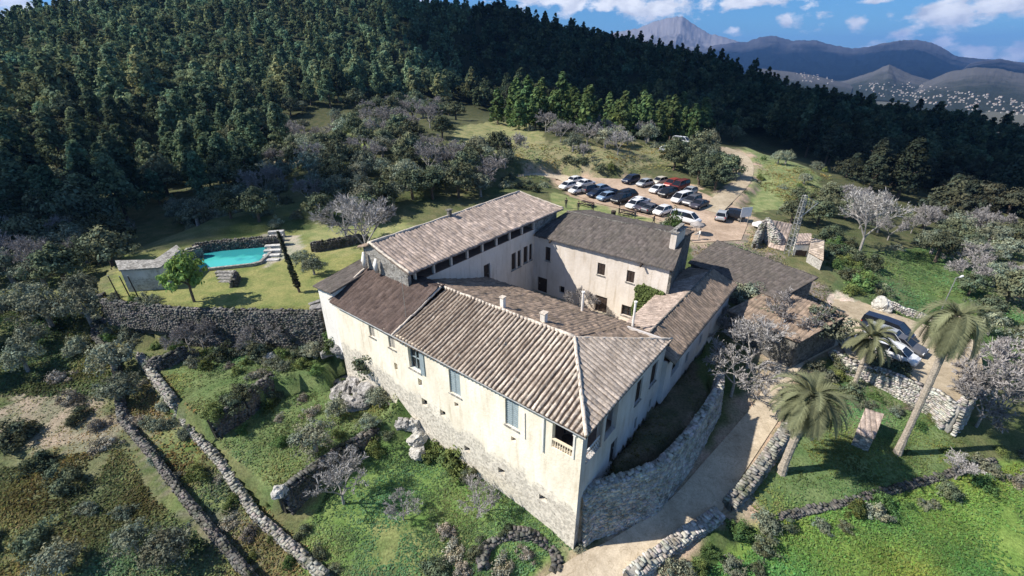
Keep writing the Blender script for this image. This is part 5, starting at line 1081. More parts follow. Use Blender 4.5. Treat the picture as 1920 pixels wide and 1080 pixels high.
def baremesh(seed,H=7,W=3,depth=5,r0=.16,dense=1.0,mat='twig',quadt=True):
    """leafless crown: forking limbs as thin tubes, then many fine twigs"""
    rg=random.Random(seed); limbs=MB(); tw=[]; 
    def grow(p,d,l,r,k):
        q=p+d*l; mid=p+d*l*.5+Vector((rg.uniform(-1,1),rg.uniform(-1,1),rg.uniform(-.5,.5)))*l*.07
        limbs.tube([p,mid,q],[r,r*.85,r*.65],5 if k>1 else 3,cap=False)
        if k<=2:
            for i in range(int(9*dense)):
                s0=p.lerp(q,rg.random()); dd=(d+Vector((rg.gauss(0,.6),rg.gauss(0,.6),rg.gauss(.15,.5)))).normalized(); tw.append((s0,s0+dd*rg.uniform(.35,1.0)*l*.9))
        if k==0: return
        for i in range(3 if k>1 else 2+(rg.random()<.5)):
            dd=(d+Vector((rg.gauss(0,.5),rg.gauss(0,.5),rg.gauss(.08,.3)))); dd.x*=1+.25*(W/H); dd.normalize(); grow(q,dd,l*rg.uniform(.66,.88),r*.62,k-1)
    h0=H*.22
    limbs.tube([(0,0,-.4),(0,0,h0)],[r0*1.2,r0],7)
    for i in range(4):
        a=i*1.57+rg.uniform(-.4,.4); grow(Vector((0,0,h0)),Vector((math.cos(a)*W/H*1.3,math.sin(a)*W/H*1.3,.9)).normalized(),H*.24,r0*.7,depth-1)
    V=[];Fs=[]
    for a,b in tw:
        d=(b-a); s_=d.cross(Vector((rg.gauss(0,1),rg.gauss(0,1),rg.gauss(0,1)))).normalized()*.022; m_=a.lerp(b,.5)+s_*3*rg.uniform(-1,1)
        n=len(V); V+=[tuple(a-s_),tuple(a+s_),tuple(m_+s_*.8),tuple(b)]; Fs.append((n,n+1,n+2,n+3))
    T=np.array([[rg.uniform(.7,1.3)]*3 for _ in Fs])
    me=crownmesh('crown',(np.array(V),np.array(Fs),T),M[mat])
    tm=bpy.data.meshes.new('trunk'); tm.from_pydata(limbs.v,[],limbs.f); tm.materials.append(M['barkgrey']); return me,tm
LIB={}
def lib(key,fn):
    if key not in LIB: LIB[key]=fn()
    return LIB[key]
KIND={
 'pine':lambda i:(crownmesh('crown',crown('pine',100+i,9.5,3.1,120,30,.24),M['leaf_pine']),trunkmesh('trunk',9,.2,M['bark'],.2,4,i)),
 'youngpine':lambda i:(crownmesh('crown',crown('spire',140+i,6.5,1.7,70,18,.26),M['leaf_pinelit']),trunkmesh('trunk',6,.12,M['bark'],.1,3,i)),
 'oak':lambda i:(crownmesh('crown',crown('round',200+i,6,3.0,90,38,.19),M['leaf_oak']),trunkmesh('trunk',4.2,.22,M['bark'],.2,5,i,.8)),
 'shadepine':lambda i:(crownmesh('crown',crown('pine',100+i,9.5,3.1,120,30,.24),M['leaf_shadepine']),trunkmesh('trunk',9,.2,M['bark'],.2,4,i)),
 'shadeoak':lambda i:(crownmesh('crown',crown('round',200+i,6,3.0,90,38,.19),M['leaf_shadeoak']),trunkmesh('trunk',4.2,.22,M['bark'],.2,5,i,.8)),
 'olive':lambda i:(crownmesh('crown',crown('round',240+i,5,2.7,80,42,.13),M['leaf_olive']),trunkmesh('trunk',3.4,.24,M['barkgrey'],.2,5,i,.8)),
 'shrub':lambda i:(crownmesh('shrub',crown('shrub',300+i,1.6,1.5,46,56,.085),M['leaf_bush']),None),
 'darkshrub':lambda i:(crownmesh('shrub',crown('shrub',330+i,1.8,1.7,50,56,.095),M['leaf_oak']),None),
 'greyshrub':lambda i:(crownmesh('shrub',crown('shrub',360+i,1.7,1.7,50,56,.09),M['leaf_olive']),None),
 'dryshrub':lambda i:(crownmesh('shrub',crown('shrub',380+i,1.3,1.5,44,46,.075),M['leaf_dry']),None),
 'bright':lambda i:(crownmesh('crown',crown('round',400+i,6.2,2.6,90,34,.2),M['leaf_bright']),trunkmesh('trunk',4.5,.16,M['bark'],.2,5,i,.8)),
 'bare':lambda i:baremesh(500+i,7.5,3.6,5,.17),
 'barehazy':lambda i:baremesh(520+i,5.5,3.6,5,.12,1.3,'leaf_grey'),
 'cypress':lambda i:(crownmesh('crown',crown('spire',600+i,10,.4,330,20,.15),M['leaf_oak']),trunkmesh('trunk',9,.14,M['bark'],0,0,i)),
}
NAMES={'shadepine':('pine_tree','pine tree'),'shadeoak':('holm_oak','oak tree'),'pine':('pine_tree','pine tree'),'youngpine':('young_pine','pine tree'),'oak':('holm_oak','oak tree'),'olive':('olive_tree','olive tree'),'shrub':('shrub','shrub'),'darkshrub':('dark_shrub','shrub'),'greyshrub':('grey_shrub','shrub'),'dryshrub':('dry_shrub','shrub'),'bright':('leafy_tree','tree'),'bare':('bare_tree','tree'),'barehazy':('bare_tree','tree'),'cypress':('cypress','cypress')}
def plant(kind,x,y,z,s,label,group=None,var=None,sz=None,rz=None,tilt=None,name=None):
    n=6 if kind in('pine','oak','olive') else 4
    if kind in('bright','cypress'): n=1
    i=random.randrange(n) if var is None else var
    me,tm=lib((kind,i),lambda:KIND[kind](i)); rz=random.uniform(0,6.28) if rz is None else rz
    nm,cat=NAMES[kind]; nm=name or nm; sc=(s,s,sz or s*random.uniform(.88,1.15))
    if tm is None:
        o=bpy.data.objects.new(nm,me); COL.objects.link(o)
    else:
        o=bpy.data.objects.new(nm,None); COL.objects.link(o)
        for q,mm in (('crown',me),('trunk',tm)):
            c=bpy.data.objects.new(q,mm); COL.objects.link(c); c.parent=o
    o.location=(x,y,z-.05); o.rotation_euler=(tilt[0] if tilt else 0,tilt[1] if tilt else 0,rz); o.scale=sc; tag(o,label,cat,group); return o
def plantpx(kind,px,py,s,label,group=None,**k):
    x,y,z=G(px,py); return plant(kind,x,y,z,s,label,group,**k)
def polyw(pts): return [G(a,b)[:2] for a,b in pts]
PLACED=[]
def scatter(pts,n,kinds,smin,smax,gap,seed,lab,grp):
    rg=random.Random(seed); W=polyw(pts); xs=[p[0] for p in W]; ys=[p[1] for p in W]; cnt=0
    cand=[(rg.uniform(min(xs),max(xs)),rg.uniform(min(ys),max(ys))) for _ in range(n*30)]
    a=np.array(cand); ok=inpoly(a[:,0],a[:,1],W); a=a[ok]; hh=height(a[:,0],a[:,1]) if len(a) else []
    for (x,y),z in zip(a,hh):
        if cnt>=n: break
        if any((x-q[0])**2+(y-q[1])**2<(gap*.5+q[2]*.5)**2 for q in PLACED): continue
        if ((SAMP[:,0]-x)**2+(SAMP[:,1]-y)**2).min()<1.6: continue
        k=rg.choice(kinds); s=rg.uniform(smin,smax); PLACED.append((x,y,gap)); random.seed(seed*1000+cnt)
        plant(k,x,y,z,s,lab[k],grp+' '+NAMES[k][0].replace('_',' ')+'s'); cnt+=1
LB={}
def labs(where): return {'pine':'dark green pine tree '+where,'youngpine':'slim light green young pine '+where,'oak':'round dark holm oak '+where,'olive':'grey green olive tree '+where,'shrub':'low leafy green shrub '+where,'darkshrub':'dense dark green shrub '+where,'greyshrub':'silvery grey green shrub '+where,'dryshrub':'brownish dry shrub '+where,'bare':'leafless grey twiggy tree '+where,'barehazy':'leafless greyish purple tree '+where,'bright':'bright leafy tree '+where}
# --- single plants one can point at
plantpx('bright',364,566,.74,'bright yellow green bushy tree in front of the pool',sz=1.05,name='leafy_tree')
PLACED.append((*G(368,560)[:2],4))
x,y,z=P(562,548,LAWN_Z); plant('cypress',x,y,z,.8,'tall narrow dark cypress leaning beside the pool steps',sz=.7,tilt=(0,-.12),rz=0)
plantpx('bare',690,488,1.0,'large leafless pale grey tree behind the left roof corner',sz=1.1)
plantpx('bare',650,452,.8,'smaller leafless tree to the left of the large bare one behind the lawn')
plantpx('olive',568,500,.55,'small grey green olive on the lawn right of the leaning cypress')
plantpx('olive',590,515,.5,'grey bushy tree between the leaning cypress and the house end')
x,y,z=G(1370,745); plant('barehazy',x,y,z+.5,.95,'wide leafless tree beside the right wing above the road bend')
plantpx('bare',1400,690,.8,'leafless tree behind the retaining wall end next to the road')
plantpx('barehazy',1480,640,1.05,'greyish twiggy tree in front of the weathered brown barn roof')
plantpx('olive',1535,650,1.1,'large grey olive tree left of the parked white saloon')
plantpx('olive',1440,625,.9,'grey green tree against the barn wall at the courtyard side')
plantpx('bare',1612,470,1.0,'pale grey forked bare tree right of the tan shed',sz=1.3)
plantpx('barehazy',1850,770,1.25,'big purple grey twiggy tree at the right edge below the terrace')
plantpx('barehazy',1900,740,1.1,'rightmost purple grey twiggy tree, cut by the picture edge')
plantpx('barehazy',1830,800,.9,'purple grey twiggy tree beside the foot of the terrace wall')
plantpx('bare',1790,900,.35,'small grey leafless bush on the meadow wall')
plantpx('bare',645,945,.55,'small bare fruit tree with dark branches on the front lawn by the terrace wall',name='fruit_tree')
plantpx('bare',757,975,.3,'tiny bare sapling in the middle of the front lawn',name='fruit_tree')
plantpx('bare',900,960,.38,'tiny bare sapling on the front lawn nearest the facade',name='fruit_tree')
plantpx('bare',1158,290,.75,'pale bare tree alone in the dry field behind the car park')
plantpx('bare',1093,300,.5,'thin bare tree in the dry field left of the pale one')
plantpx('olive',590,672,.42,'clipped round shrub, right one of the pair in the upper garden'); plantpx('darkshrub',566,670,.75,'clipped round shrub, left one of the pair in the upper garden')
plantpx('darkshrub',418,670,1.0,'small dark shrub alone in the upper garden below the retaining wall')
plantpx('darkshrub',490,665,1.0,'dark shrub beside the white rimmed stone in the garden')
plantpx('shrub',855,868,1.3,'leafy green shrub growing against the long facade'); plantpx('shrub',820,850,1.0,'leafy green shrub between the white rocks and the facade'); plantpx('darkshrub',885,885,.7,'small dark shrub at the foot of the facade')
plantpx('shrub',1262,430,1.0,'small leafy tree at the right end of the near car row',sz=2.2); plantpx('greyshrub',1252,425,.9,'pale green bush on the lawn corner by the white car')
plantpx('shrub',640,640,1.3,'green shrub beside the left end of the long facade'); plantpx('darkshrub',668,640,1.5,'dark shrub climbing against the facade by the rocks'); plantpx('darkshrub',700,700,1.3,'dark shrub between the rocks and the long facade'); plantpx('darkshrub',722,742,1.0,'dark shrub at the lower end of the rocky slope'); plantpx('shrub',640,690,.9,'green shrub among the stone steps')
plantpx('greyshrub',1085,1030,.35,'tiny shrub at the foot of the front corner of the house')
# three palms
def palm(px,py,H,lean,R_,nf,label,seed,droop=1.0,trunk_r=.26,dry=.35,z=None):
    rg=random.Random(seed); x,y,zz=G(px,py); e=empty('palm_tree',(x,y,(z if z is not None else zz)),0,label,'palm tree')
    m=MB(); top=Vector((lean[0],lean[1],H)); n=26
    m.tube([(lean[0]*(i/n)**1.5,lean[1]*(i/n)**1.5,-.4+(H+.4)*i/n) for i in range(n+1)],[trunk_r*(1.35-.4*min(1,i/5))*(1+.09*(i%2)) for i in range(n+1)],9); m.build('trunk',M['palmbark'],e)
    m=MB(); m.tube([top+Vector((0,0,-1.2)),top+Vector((0,0,-.5)),top+Vector((0,0,.25))],[trunk_r*1.2,trunk_r*2.1,trunk_r*.8],9); m.build('boss',M['palmbark'],e,smooth=True)
    groups=[('fronds',nf,'frond',(-.3,1.35)),('hanging_fronds',int(nf*dry),'frond_dry',(-1.15,-.3))]
    for nm,cnt,mt,(lo,hi) in groups:
        V=[];Fs=[];T=[]
        for k in range(cnt):
            a=k*2.39996+rg.uniform(-.2,.2); el=lo+(hi-lo)*((k+.5)/cnt)+rg.uniform(-.12,.12); L_=R_*rg.uniform(.68,1.15)*(.85 if nm!='fronds' else 1)
            p=top.copy(); d=Vector((math.cos(a)*math.cos(el),math.sin(a)*math.cos(el),math.sin(el))); seg=13; pts=[p.copy()]
            for i in range(seg):
                d=(d+Vector((0,0,-.105*droop*(1+i*.07)))).normalized(); p=p+d*L_/seg; pts.append(p.copy())
            tv=rg.uniform(.7,1.3)
            for i in range(seg):
                p0,p1=pts[i],pts[i+1]; d=(p1-p0).normalized(); s_=d.cross(Vector((0,0,1))); 
                s_=s_.normalized() if s_.length>.05 else Vector((math.sin(a),-math.cos(a),0)); up=s_.cross(d)
                w_=.03; nn=len(V); V+=[tuple(p0-s_*w_),tuple(p0+s_*w_),tuple(p1+s_*w_*.8),tuple(p1-s_*w_*.8)]; Fs.append((nn,nn+1,nn+2,nn+3)); T.append([tv*1.2]*3)
                if i<1: continue
                ll=.62*math.sin(math.pi*min(1,(i+1.2)/(seg+1)))**.6*R_/3.2
                for j in range(4):
                    q=p0.lerp(p1,j/4)
                    for sg in (-1,1):
                        tip=q+(s_*sg*.7+d*.75+up*(.22 if nm=='fronds' else -.25)).normalized()*ll*rg.uniform(.85,1.1); b=d*.034
                        nn=len(V); V+=[tuple(q-b),tuple(q+b),tuple(tip+b*.25),tuple(tip-b*.25)]; Fs.append((nn,nn+1,nn+2,nn+3)); T.append([tv*rg.uniform(.8,1.2)]*3)
        npmesh(nm,np.array(V),np.array(Fs),M[mt],{'tint':('FACE','FLOAT_COLOR',np.array(T))},parent=e)
    return e
palm(1465,884,6.9,(.6,.3),3.2,84,'broad grey green palm beside the road, nearest the house',1,1.35,.3,.6)
palm(1682,850,12.6,(.1,.5),3.4,44,'tallest palm with a long bare trunk at the right',2,2.1,.24,.8)
palm(1600,725,5.0,(.4,.6),2.6,40,'small dark palm beside the parked white saloon',3,1.0,.2,.15)
plantpx('darkshrub',1636,692,.9,'dark hedge bush in front of the white saloon, left part',sz=.8); plantpx('darkshrub',1660,698,.9,'dark hedge bush in front of the white saloon, middle part',sz=.8); plantpx('darkshrub',1682,702,.8,'dark hedge bush in front of the white saloon, right part',sz=.8)
# ivy on the courtyard wall and the vine above the courtyard door
def leafpatch(name,pts,label,cat,mat,leaf,seed):
    rg=np.random.default_rng(seed); C=np.array(pts); n=len(C); N_=np.tile(np.array([-bb[0],-bb[1],.5]),(n,1))+rg.normal(size=(n,3))*.5
    V,Fq=quads(C,leaf*rg.uniform(.6,1.4,n),N_,rg); t=rg.uniform(.6,1.4,n); o0=C.mean(0)
    o=npmesh(name,V-o0,Fq,M[mat],{'tint':('FACE','FLOAT_COLOR',np.stack([t,t,t],1))}); o.location=o0; tag(o,label,cat)
pts=[]
while len(pts)<4200:
    u=random.uniform(3.75,7.0); z=random.uniform(5.6,10.0); c=9.7-max(0,abs(u-5.2)-1.0)**1.6*1.1+.35*mnoise.noise(Vector((u*2,z*2,0)))
    if u>6.7+.3*mnoise.noise(Vector((u,z*2,5))) or z>c: continue
    w_=22.3-random.random()*.35-.5*max(0,1-abs(z-7.3)/2)*random.random(); x,y=UW(u,w_); pts.append((x,y,z))
leafpatch('ivy',pts,'dark green ivy climbing the sunlit courtyard wall','ivy','leaf_bush',.13,5)
x,y=UW(12.0,20.2); plant('barehazy',x,y,5.0,.62,'grey leafless vine tree in the courtyard shading the door')
# --- scattered vegetation
scatter([(930,228),(1200,236),(1330,252),(1330,268),(1100,254),(930,248)],70,['youngpine'],1.3,2.0,2.6,37,labs('in the sunlit row below the dark hill'),'sunlit row')
scatter([(20,800),(170,830),(190,900),(110,940),(0,900)],4,['darkshrub'],.9,1.3,3,1,labs('in the lower left field'),'lower left field')
scatter([(150,950),(300,960),(330,1060),(120,1075)],6,['greyshrub','olive'],.5,.7,2.6,2,labs('at the bottom left corner'),'bottom left')
scatter([(-60,1000),(120,990),(150,1075),(-60,1075)],4,['greyshrub','darkshrub'],.6,1.,2.6,3,labs('below the lower left field'),'bottom left')
scatter([(90,640),(190,640),(260,760),(230,860),(120,770)],9,['darkshrub','greyshrub','olive','dryshrub'],.6,1.0,2.2,4,labs('along the path wall left of the garden'),'path wall')
scatter([(200,670),(260,680),(400,880),(560,1060),(480,1070),(330,920),(250,800)],20,['dryshrub','greyshrub','shrub'],.35,.7,1.5,5,labs('in the overgrown ditch between the two left walls'),'ditch')
scatter([(200,590),(330,600),(320,680),(250,700),(200,660)],8,['shrub','shrub','greyshrub'],.4,.7,1.7,6,labs('on the small terrace left of the garden'),'small terrace')
scatter([(330,640),(600,650),(620,690),(500,710),(340,690)],20,['shrub','greyshrub','dryshrub'],.35,.75,1.3,7,labs('at the foot of the tall retaining wall'),'retaining wall foot')
scatter([(440,780),(620,700),(720,720),(730,770),(600,850),(460,830)],20,['shrub','olive','shrub','dryshrub'],.35,.7,1.9,8,labs('on the middle garden terrace'),'middle terrace')
scatter([(385,800),(500,722),(520,730),(400,820)],9,['darkshrub','shrub'],.5,.85,1.2,9,labs('below the upper terrace wall'),'upper terrace wall')
scatter([(560,905),(740,790),(755,800),(640,890)],9,['darkshrub','shrub'],.4,.7,1.2,10,labs('in the shade of the thick terrace wall'),'thick terrace wall')
scatter([(820,1000),(960,1000),(1000,1060),(820,1078)],12,['shrub','dryshrub','darkshrub'],.4,.8,1.4,11,labs('around the ruined tank'),'ruined tank')
scatter([(440,860),(600,1060),(640,1075),(560,980),(470,900)],9,['darkshrub','shrub'],.25,.45,1.3,12,labs('along the pale garden wall'),'pale wall')
scatter([(1270,1060),(1400,985),(1450,990),(1420,1078),(1260,1078)],14,['shrub','darkshrub','greyshrub'],.45,.8,1.4,13,labs('on the bank below the road wall'),'road bank')
scatter([(1430,995),(1560,965),(1780,905),(1800,925),(1560,1000),(1440,1020)],18,['darkshrub','greyshrub','shrub'],.35,.7,1.3,14,labs('in front of the meadow wall'),'meadow wall')
scatter([(1780,850),(1919,830),(1960,900),(1840,910)],8,['greyshrub','shrub','dryshrub'],.5,.8,1.8,15,labs('at the right end of the meadow'),'meadow end')
scatter([(1640,740),(1790,790),(1760,810),(1620,770)],7,['greyshrub','dryshrub','shrub'],.3,.55,1.4,16,labs('below the pale terrace wall'),'terrace foot')
scatter([(1500,680),(1590,690),(1620,740),(1500,760)],9,['greyshrub','shrub','darkshrub'],.5,.9,1.6,17,labs('between the road and the small palm'),'small palm')
scatter([(1320,650),(1400,650),(1460,600),(1370,570)],9,['greyshrub','barehazy','olive'],.5,.8,2.2,18,labs('against the outer wall of the right wing'),'right wing foot')
scatter([(1540,440),(1600,460),(1660,560),(1590,560),(1540,490)],16,['shrub','darkshrub'],.8,1.3,1.9,19,labs('in the green gully right of the sheds'),'gully')
scatter([(1540,370),(1700,400),(1760,480),(1690,490),(1600,440)],20,['olive','barehazy','oak','greyshrub'],.6,1.,3.0,20,labs('on the slope behind the sheds'),'shed slope')
scatter([(1700,430),(1850,430),(1919,470),(1820,500),(1740,500)],16,['olive','oak','barehazy'],.6,1.0,3.4,21,labs('at the foot of the dark right hillside'),'right hill foot')
scatter([(1780,480),(1900,500),(1980,640),(1900,700),(1840,620)],16,['olive','oak','greyshrub','barehazy'],.5,.9,3.2,22,labs('in the green field at the right edge'),'right field')
scatter([(1440,380),(1540,370),(1540,430),(1480,420)],8,['darkshrub','greyshrub','oak'],.6,1.,2.6,23,labs('behind the roofless ruin'),'ruin')
scatter([(1240,300),(1330,280),(1390,340),(1350,360),(1260,330)],12,['olive','oak'],.8,1.25,3.3,24,labs('in the clump between the car park and the track'),'car park clump')
scatter([(1300,372),(1390,372),(1380,395),(1320,392)],10,['greyshrub','dryshrub'],.4,.7,1.6,25,labs('at the right end of the car park'),'car park end')
scatter([(1390,280),(1530,310),(1560,360),(1470,360),(1400,330)],12,['shrub','greyshrub','olive'],.5,.8,3.5,26,labs('on the meadow beside the dirt track'),'track meadow')
scatter([(1060,300),(1150,315),(1150,330),(1060,330)],12,['darkshrub','shrub'],.9,1.3,2.3,27,labs('in the hedge behind the car park'),'hedge')
scatter([(960,330),(1040,345),(1000,365),(930,350)],7,['greyshrub','darkshrub'],.7,1.,2.6,28,labs('on the mound left of the car park'),'mound')
scatter([(920,240),(1010,250),(1080,290),(1250,290),(1200,262),(1090,250)],22,['olive','barehazy','greyshrub'],.7,1.1,3.6,29,labs('in the dry fields behind the car park'),'dry fields')
scatter([(800,300),(960,300),(960,330),(900,370),(800,380)],26,['barehazy','olive','oak','oak'],.8,1.1,3.0,30,labs('behind the tall wing of the house'),'behind tall wing')
scatter([(520,300),(800,300),(800,395),(700,410),(560,390),(430,400)],70,['oak','olive','darkshrub','oak','olive','barehazy'],.7,1.1,2.7,31,labs('on the slope between the forest and the lawn'),'middle slope')
scatter([(330,395),(500,350),(560,400),(700,415),(520,425),(360,430)],30,['olive','oak','greyshrub'],.7,1.0,2.5,32,labs('along the upper edge of the lawn'),'lawn upper edge')
scatter([(640,210),(860,200),(860,270),(700,300),(640,270)],40,['olive','oak','oak','barehazy'],.8,1.2,3.4,33,labs('in the clearing below the dark forest'),'clearing')
scatter([(520,215),(640,200),(640,250),(560,290),(500,290)],10,['barehazy','olive'],.8,1.1,4,34,labs('at the left end of the clearing'),'clearing left')
scatter([(-80,560),(160,560),(190,640),(120,700),(-80,730)],24,['oak','olive','olive','greyshrub'],.6,.95,3.2,35,labs('at the left edge above the bare field'),'left edge')
scatter([(-60,470),(230,455),(210,540),(150,570),(-60,560)],34,['oak','olive','barehazy'],.8,1.1,3.2,36,labs('left of the pool house'),'left of pool house')
scatter([(1200,235),(1330,250),(1400,262),(1300,265),(1210,262)],14,['youngpine','oak'],.8,1.2,3.2,38,labs('at the foot of the dark hill'),'dark hill foot')
scatter([(600,640),(650,650),(660,700),(600,700)],10,['shrub','greyshrub','darkshrub'],.4,.75,1.0,42,labs('beside the rocky slope in the upper garden'),'rocky slope')
scatter([(335,642),(604,650),(606,664),(335,656)],26,['barehazy','greyshrub','shrub'],.42,.62,1.0,40,labs('against the tall retaining wall'),'against retaining wall')
scatter([(190,610),(330,628),(330,648),(190,632)],10,['greyshrub','darkshrub','olive'],.5,.8,1.2,41,labs('below the left end of the lawn'),'below lawn end')
# --- forest: nearest pines one by one, the rest as one mass
def forest():
    rg=np.random.default_rng(77); pts=[]
    step=5.0
    gx,gy=np.meshgrid(np.arange(-330,430,step),np.arange(55,430,step)); x=gx.ravel()+rg.uniform(-2,2,gx.size); y=gy.ravel()+rg.uniform(-2,2,gx.size)
    d=np.hypot(x,y); keep=rg.random(len(x))<np.where(d<190,.62,.8); x,y=x[keep],y[keep]
    z=height(x,y); dd=y*ct-(z-HC)*st; ok=dd>5; x,y,z,dd=x[ok],y[ok],z[ok],dd[ok]
    px=960+F*x/dd; py=540+F*((-(y*st+(z-HC)*ct))/dd)*1.0
    # zone in pixels (base of the trees)
    poly=[(-260,-200),(-260,470),(-40,470),(230,450),(340,392),(470,352),(540,285),(500,230),(640,205),(860,190),(960,228),(1110,205),(1230,232),(1400,255),(1560,318),(1640,390),(1780,425),(1920,460),(2250,560),(2250,-200)]
    m=inpoly(px,py,poly); x,y,z=x[m],y[m],z[m]; d=np.hypot(x,y)
    o=np.argsort(d); x,y,z,d=x[o],y[o],z[o],d[o]
    print('forest trees',len(x))
    tw=vnoise(x,y,40,9); NN=270; c1=0
    # colour zones: left hillside green pines, right hillside oak-pine mix with shade painted into the leaves
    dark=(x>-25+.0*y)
    for i in range(len(x)):
        if c1>=NN: break
        random.seed(9000+i)
        if i%1==0:
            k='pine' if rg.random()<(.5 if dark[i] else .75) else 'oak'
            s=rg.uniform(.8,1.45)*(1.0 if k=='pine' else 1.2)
            if dark[i]: plant('shadeoak' if k=='oak' else 'shadepine',x[i],y[i],z[i]-.3,s,{'pine':'dark pine on the lower edge of the shaded right hillside','oak':'dark round oak on the lower edge of the shaded right hillside'}[k],'trees on the shaded right hillside '+k)
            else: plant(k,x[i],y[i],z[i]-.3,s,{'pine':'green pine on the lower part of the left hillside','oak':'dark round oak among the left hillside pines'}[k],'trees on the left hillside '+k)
            c1+=1
    x,y,z,d,dark=x[c1:],y[c1:],z[c1:],d[c1:],dark[c1:]
    far=d>210
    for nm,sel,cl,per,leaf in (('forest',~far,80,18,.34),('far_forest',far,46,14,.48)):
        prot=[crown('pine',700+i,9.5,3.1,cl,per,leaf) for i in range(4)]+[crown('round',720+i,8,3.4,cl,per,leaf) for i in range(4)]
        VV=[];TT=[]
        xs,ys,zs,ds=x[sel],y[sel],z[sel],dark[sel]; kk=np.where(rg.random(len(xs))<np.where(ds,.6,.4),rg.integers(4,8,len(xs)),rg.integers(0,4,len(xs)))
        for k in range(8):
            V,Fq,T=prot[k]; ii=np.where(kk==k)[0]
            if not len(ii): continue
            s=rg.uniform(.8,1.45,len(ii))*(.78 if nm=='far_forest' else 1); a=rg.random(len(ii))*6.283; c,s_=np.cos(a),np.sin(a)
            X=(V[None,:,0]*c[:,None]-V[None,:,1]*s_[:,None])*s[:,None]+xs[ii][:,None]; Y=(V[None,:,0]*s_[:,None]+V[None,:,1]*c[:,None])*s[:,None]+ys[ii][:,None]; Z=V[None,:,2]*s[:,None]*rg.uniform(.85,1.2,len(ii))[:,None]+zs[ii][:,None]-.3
            VV.append(np.stack([X,Y,Z],2).reshape(-1,3)); b=rg.uniform(.55,1.5,len(ii))*np.where(ds[ii],.5,1.0); h=rg.uniform(-.15,.2,len(ii))  # tint lowered on the right hillside as painted shade
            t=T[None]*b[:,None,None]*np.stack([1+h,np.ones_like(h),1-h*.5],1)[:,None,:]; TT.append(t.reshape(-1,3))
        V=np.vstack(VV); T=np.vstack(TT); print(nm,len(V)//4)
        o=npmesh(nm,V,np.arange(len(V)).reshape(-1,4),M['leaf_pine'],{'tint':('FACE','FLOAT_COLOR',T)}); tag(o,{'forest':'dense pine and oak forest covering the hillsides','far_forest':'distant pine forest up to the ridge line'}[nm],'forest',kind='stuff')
forest()
# --- grass and weeds: tufts spread over the near ground
def tufts():
    rg=np.random.default_rng(5); zones=[]
    def z_(pts,n,c,s,zz=None): 
        W=[(P(a,b,zz)[:2] if zz is not None else G(a,b)[:2]) for a,b in pts]; a=np.array(W); lo,hi=a.min(0),a.max(0)
        q=rg.uniform(lo,hi,(n*3,2)); q=q[inpoly(q[:,0],q[:,1],W)][:n]; d=((q[:,None,0]-SAMP[None,::3,0])**2+(q[:,None,1]-SAMP[None,::3,1])**2).min(1) if len(q)<9000 else np.concatenate([((r[:,None,0]-SAMP[None,::3,0])**2+(r[:,None,1]-SAMP[None,::3,1])**2).min(1) for r in np.array_split(q,1+len(q)//6000)])
        q=q[d>1.3]; nn=vnoise(q[:,0],q[:,1],1.6,31)+vnoise(q[:,0],q[:,1],5,32); q=q[nn>rg.uniform(-.55,.35,len(q))]
        zones.append((q,np.array(c),s))
    z_([(1430,985),(1560,952),(1780,900),(1960,860),(1990,1120),(1300,1100),(1380,1020)],26000,(1.15,1.5,.72),.11)
    z_([(1390,900),(1480,800),(1600,690),(1790,760),(1860,880),(1560,950),(1420,975)],12000,(.9,1.15,.8),.08)
    z_([(600,950),(520,1090),(1000,1090),(1090,1020),(900,890),(780,820),(640,860)],14000,(1,1.2,.9),.08)
    z_([(260,668),(600,640),(735,700),(750,768),(524,925),(420,850)],12000,(1,1.15,.9),.09)
    z_([(0,880),(230,840),(280,930),(480,1090),(-50,1090)],15000,(1.25,1.15,.95),.11); z_([(0,720),(230,740),(260,860),(0,880)],1500,(1.6,1.3,1.2),.08)
    z_([(240,680),(300,700),(470,930),(640,1090),(480,1090),(330,900),(230,780)],9000,(1.3,1.1,1.0),.12)
    z_([(0,560),(200,560),(230,740),(0,740)],8000,(.9,.95,.8),.14)
    z_([(1560,470),(1700,470),(1919,440),(1919,700),(1800,640),(1660,590)],14000,(.8,1.,.7),.13)
    z_([(1110,905),(1235,867),(1297,802),(1335,745),(1290,660)],1200,(.7,.62,.5),.08,4.1)
    z_([(1300,440),(1420,420),(1480,500),(1560,540),(1540,580),(1300,480)],5000,(1.6,1.35,1.3),.12)
    z_([(950,270),(1250,270),(1560,330),(1540,420),(1400,330),(1150,325),(960,330)],9000,(1.3,1.15,.9),.2)
    Cs=[];Ss=[];Ts=[]
    for q,c,s in zones:
        z=height(q[:,0],q[:,1]); n=len(q); k=3
        C=np.repeat(np.stack([q[:,0],q[:,1],z],1),k,axis=0)+rg.normal(size=(n*k,3))*np.array([s,s,s*.3]); C[:,2]+=s*.35
        Cs.append(C); Ss.append(s*rg.uniform(.5,1.5,n*k)); pn=vnoise(q[:,0],q[:,1],2.6,41)+.8*vnoise(q[:,0],q[:,1],8,42); br=np.clip(1+(.5 if c[1]>1.4 else 1.0)*pn,.5,1.6)*rg.uniform(.75,1.25,n); yl=vnoise(q[:,0],q[:,1],4.5,43)*.7; t=np.repeat(np.stack([br*(1+yl),br,br*(1-yl*.5)],1),k,axis=0)*c*rg.uniform(.85,1.15,(n*k,3)); Ts.append(t)
    C=np.vstack(Cs); S_=np.concatenate(Ss); T=np.vstack(Ts); N_=rg.normal(size=C.shape)*np.array([.6,.6,.4])+np.array([-.25,-.2,1.2]); V,Fq=quads(C,S_,N_,rg,.45); print('tufts',len(Fq))
    o=npmesh('grass',V,Fq,M['grass_tuft'],{'tint':('FACE','FLOAT_COLOR',T)}); tag(o,'grass tufts and weeds covering the garden ground','grass',kind='stuff')
tufts()
